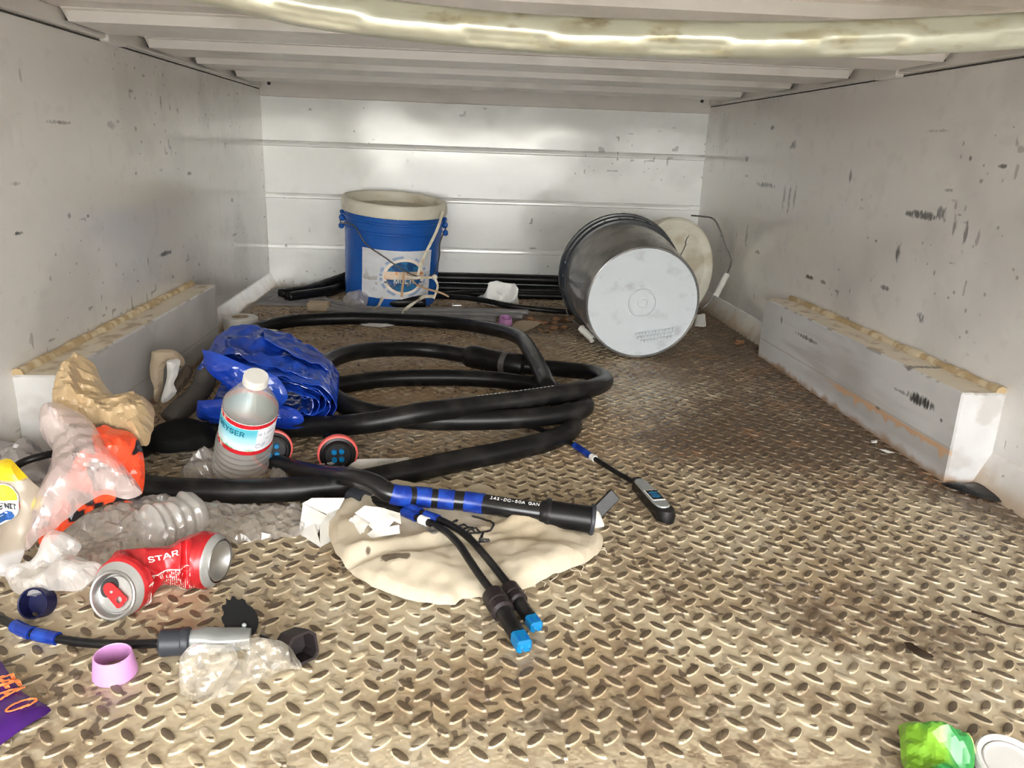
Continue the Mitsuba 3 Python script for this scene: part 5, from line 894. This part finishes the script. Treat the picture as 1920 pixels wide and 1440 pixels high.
m = pillow([(-0.1937,0.5533,0.003), (-0.1857,0.5696,0.012), (-0.1781,0.5853,0.018), (-0.1683,0.5877,0.014), (-0.1684,0.5783,0.004), (-0.1793,0.5595,0.003)], .004, .0035, amp=.005, freq=30, seed=75)
obj('fold', ground(m), 'cup_film', t, 12)

# brown paper, white tissue and grey sleeve by the left box cover
m = pillow([(-0.4899,1.28,0.104), (-0.4759,1.28,0.1087), (-0.4507,1.28,0.1064), (-0.4351,1.27,0.0931), (-0.4395,1.27,0.0804), (-0.4643,1.27,0.0872), (-0.4684,1.26,0.0593), (-0.4727,1.25,0.0297), (-0.4811,1.25,0.0296), (-0.4842,1.26,0.0518), (-0.4883,1.26,0.0626), (-0.4919,1.27,0.0796)], .012, .005, amp=.009, freq=20, seed=81)
solo('brown_paper', m, 'cardboard', 'torn brown paper leaning on the inner face of the left box cover', 'paper', 22)
m = pillow([(-0.4502,1.235,0.1022), (-0.4311,1.235,0.1043), (-0.433,1.23,0.0828), (-0.4393,1.225,0.0666), (-0.4335,1.22,0.0576), (-0.4445,1.21,0.0429), (-0.4546,1.21,0.0393), (-0.4546,1.22,0.0591), (-0.452,1.23,0.072)], .008, .004, amp=.008, freq=34, seed=83)
solo('white_tissue', m, 'paper_white', 'crumpled white tissue tucked into the torn brown paper', 'tissue', 22)
m = pillow([(-0.4383,1.25,0.077), (-0.4272,1.26,0.0887), (-0.4193,1.26,0.0817), (-0.4248,1.24,0.0605), (-0.4374,1.22,0.0504), (-0.4432,1.23,0.0597)], .010, .004, amp=.006, freq=26, seed=85)
solo('grey_rag', m, 'dark_cloth', 'dark brown crumpled rag beside the white tissue', 'rag', 25)
solo('black_sleeve', tube([(-0.4035,1.28,0.0781), (-0.4063,1.26,0.0529), (-0.415,1.235,0.0388), (-0.4295,1.215,0.0273), (-0.4421,1.2,0.0127)], .0175, 16), 'dark_hose', 'dark grey hose end lying left of the blue tarp', 'hose', True)
m = pillow([(-0.4332,1.0698,0.03), (-0.409,1.0725,0.05), (-0.3779,1.0909,0.055), (-0.3436,1.088,0.045), (-0.3311,1.051,0.03), (-0.3651,1.0428,0.025), (-0.398,1.0344,0.025)], .02, .006, amp=.006, freq=14, seed=87, up=(0, -.3, 1))
solo('black_bag', ground(m), 'flat_black', 'black plastic sheet bunched up on the cable left of the water bottle', 'plastic', 30)

# green wrapper and white lid at the bottom right
def green_print(p, n, uv):
    k = fbm(p.x * 26 + 3, p.y * 26, 2., 2); c = mix((.16, .34, .025), (.02, .18, .04), smoothstep(.46, .54, k))
    c = mix(c, (.50, .58, .22), smoothstep(.60, .64, fbm(p.x * 34, p.y * 34, 7., 2))); return mix(c, (.48, .05, .06), smoothstep(.418, .424, p.x + .02 * k))
pbr('lid_plastic', (.46, .45, .43), .4, .35)
pbr('green_print', green_print, .24, .5)
m = pillow([(0.3587,0.4982,0.01), (0.373,0.4967,0.014), (0.3865,0.4903,0.016), (0.3986,0.4817,0.016), (0.4025,0.4724,0.014), (0.3923,0.4531,0.01), (0.3691,0.4327,0.006), (0.3356,0.4301,0.005), (0.3416,0.4591,0.006)], .010, .003, amp=.013, freq=24, seed=91, up=(0, -.2, 1), fine=.002)
solo('green_wrapper', ground(m), 'green_print', 'crumpled lime green foil wrapper at the bottom right corner', 'wrapper', 10)
solo('jar_cover', place(lathe([(0, .0035), (.0195, .0035), (.0205, .0055), (.0215, .0055), (.0225, .0035), (.0235, .0062), (.0265, .0072), (.0278, .0060), (.0280, 0), (.0265, 0), (.0262, .003), (0, .0015)], 44), (0.4235,0.4533,0.006), frame((.05, -.22, 1))), 'lid_plastic', 'round white plastic lid at the bottom right corner', 'lid')
solo('dark_rubber_scrap', ground(pillow([(0.6987,0.9901,0.004), (0.7374,0.9904,0.004), (0.774,0.9975,0.006), (0.7753,0.9685,0.004), (0.7636,0.9253,0.003), (0.7346,0.9388,0.003), (0.7119,0.9631,0.003)], .004, .006, amp=.003, freq=20, seed=95)), 'rubber', 'flat black rubber scrap at the front foot of the right box cover', 'scrap')
rng = np.random.default_rng(8)
for k, (c, lab) in enumerate((((0.6921,1.1566,0.004), 'white paint flake nearest the middle of the right box cover'), ((0.6878,1.1141,0.004), 'white paint flake nearer the front end of the right box cover'))):
    solo('paint_flake', hull(np.array(c) + rng.uniform(-1, 1, (9, 3)) * (.011, .008, .002)), 'paper_white', lab, 'flake', False)

for kind, group in (('hose', 'grey hoses side by side before the blue pail'), ('dry_leaf', 'dry leaves scattered on the floor'), ('paint_flake', 'paint flakes by the right box cover'), ('thin_lead', 'pair of thin leads with blue plugs'), ('charging_plug', 'plugs with salmon rings inside the coil'), ('box_cover', 'box covers along the side walls'), ('cap_ring', 'lilac cap rings on the floor')):
    for key in labels:
        if key == kind or (key.startswith(kind + '_') and key[len(kind) + 1:].isdigit()): labels[key]['group'] = group
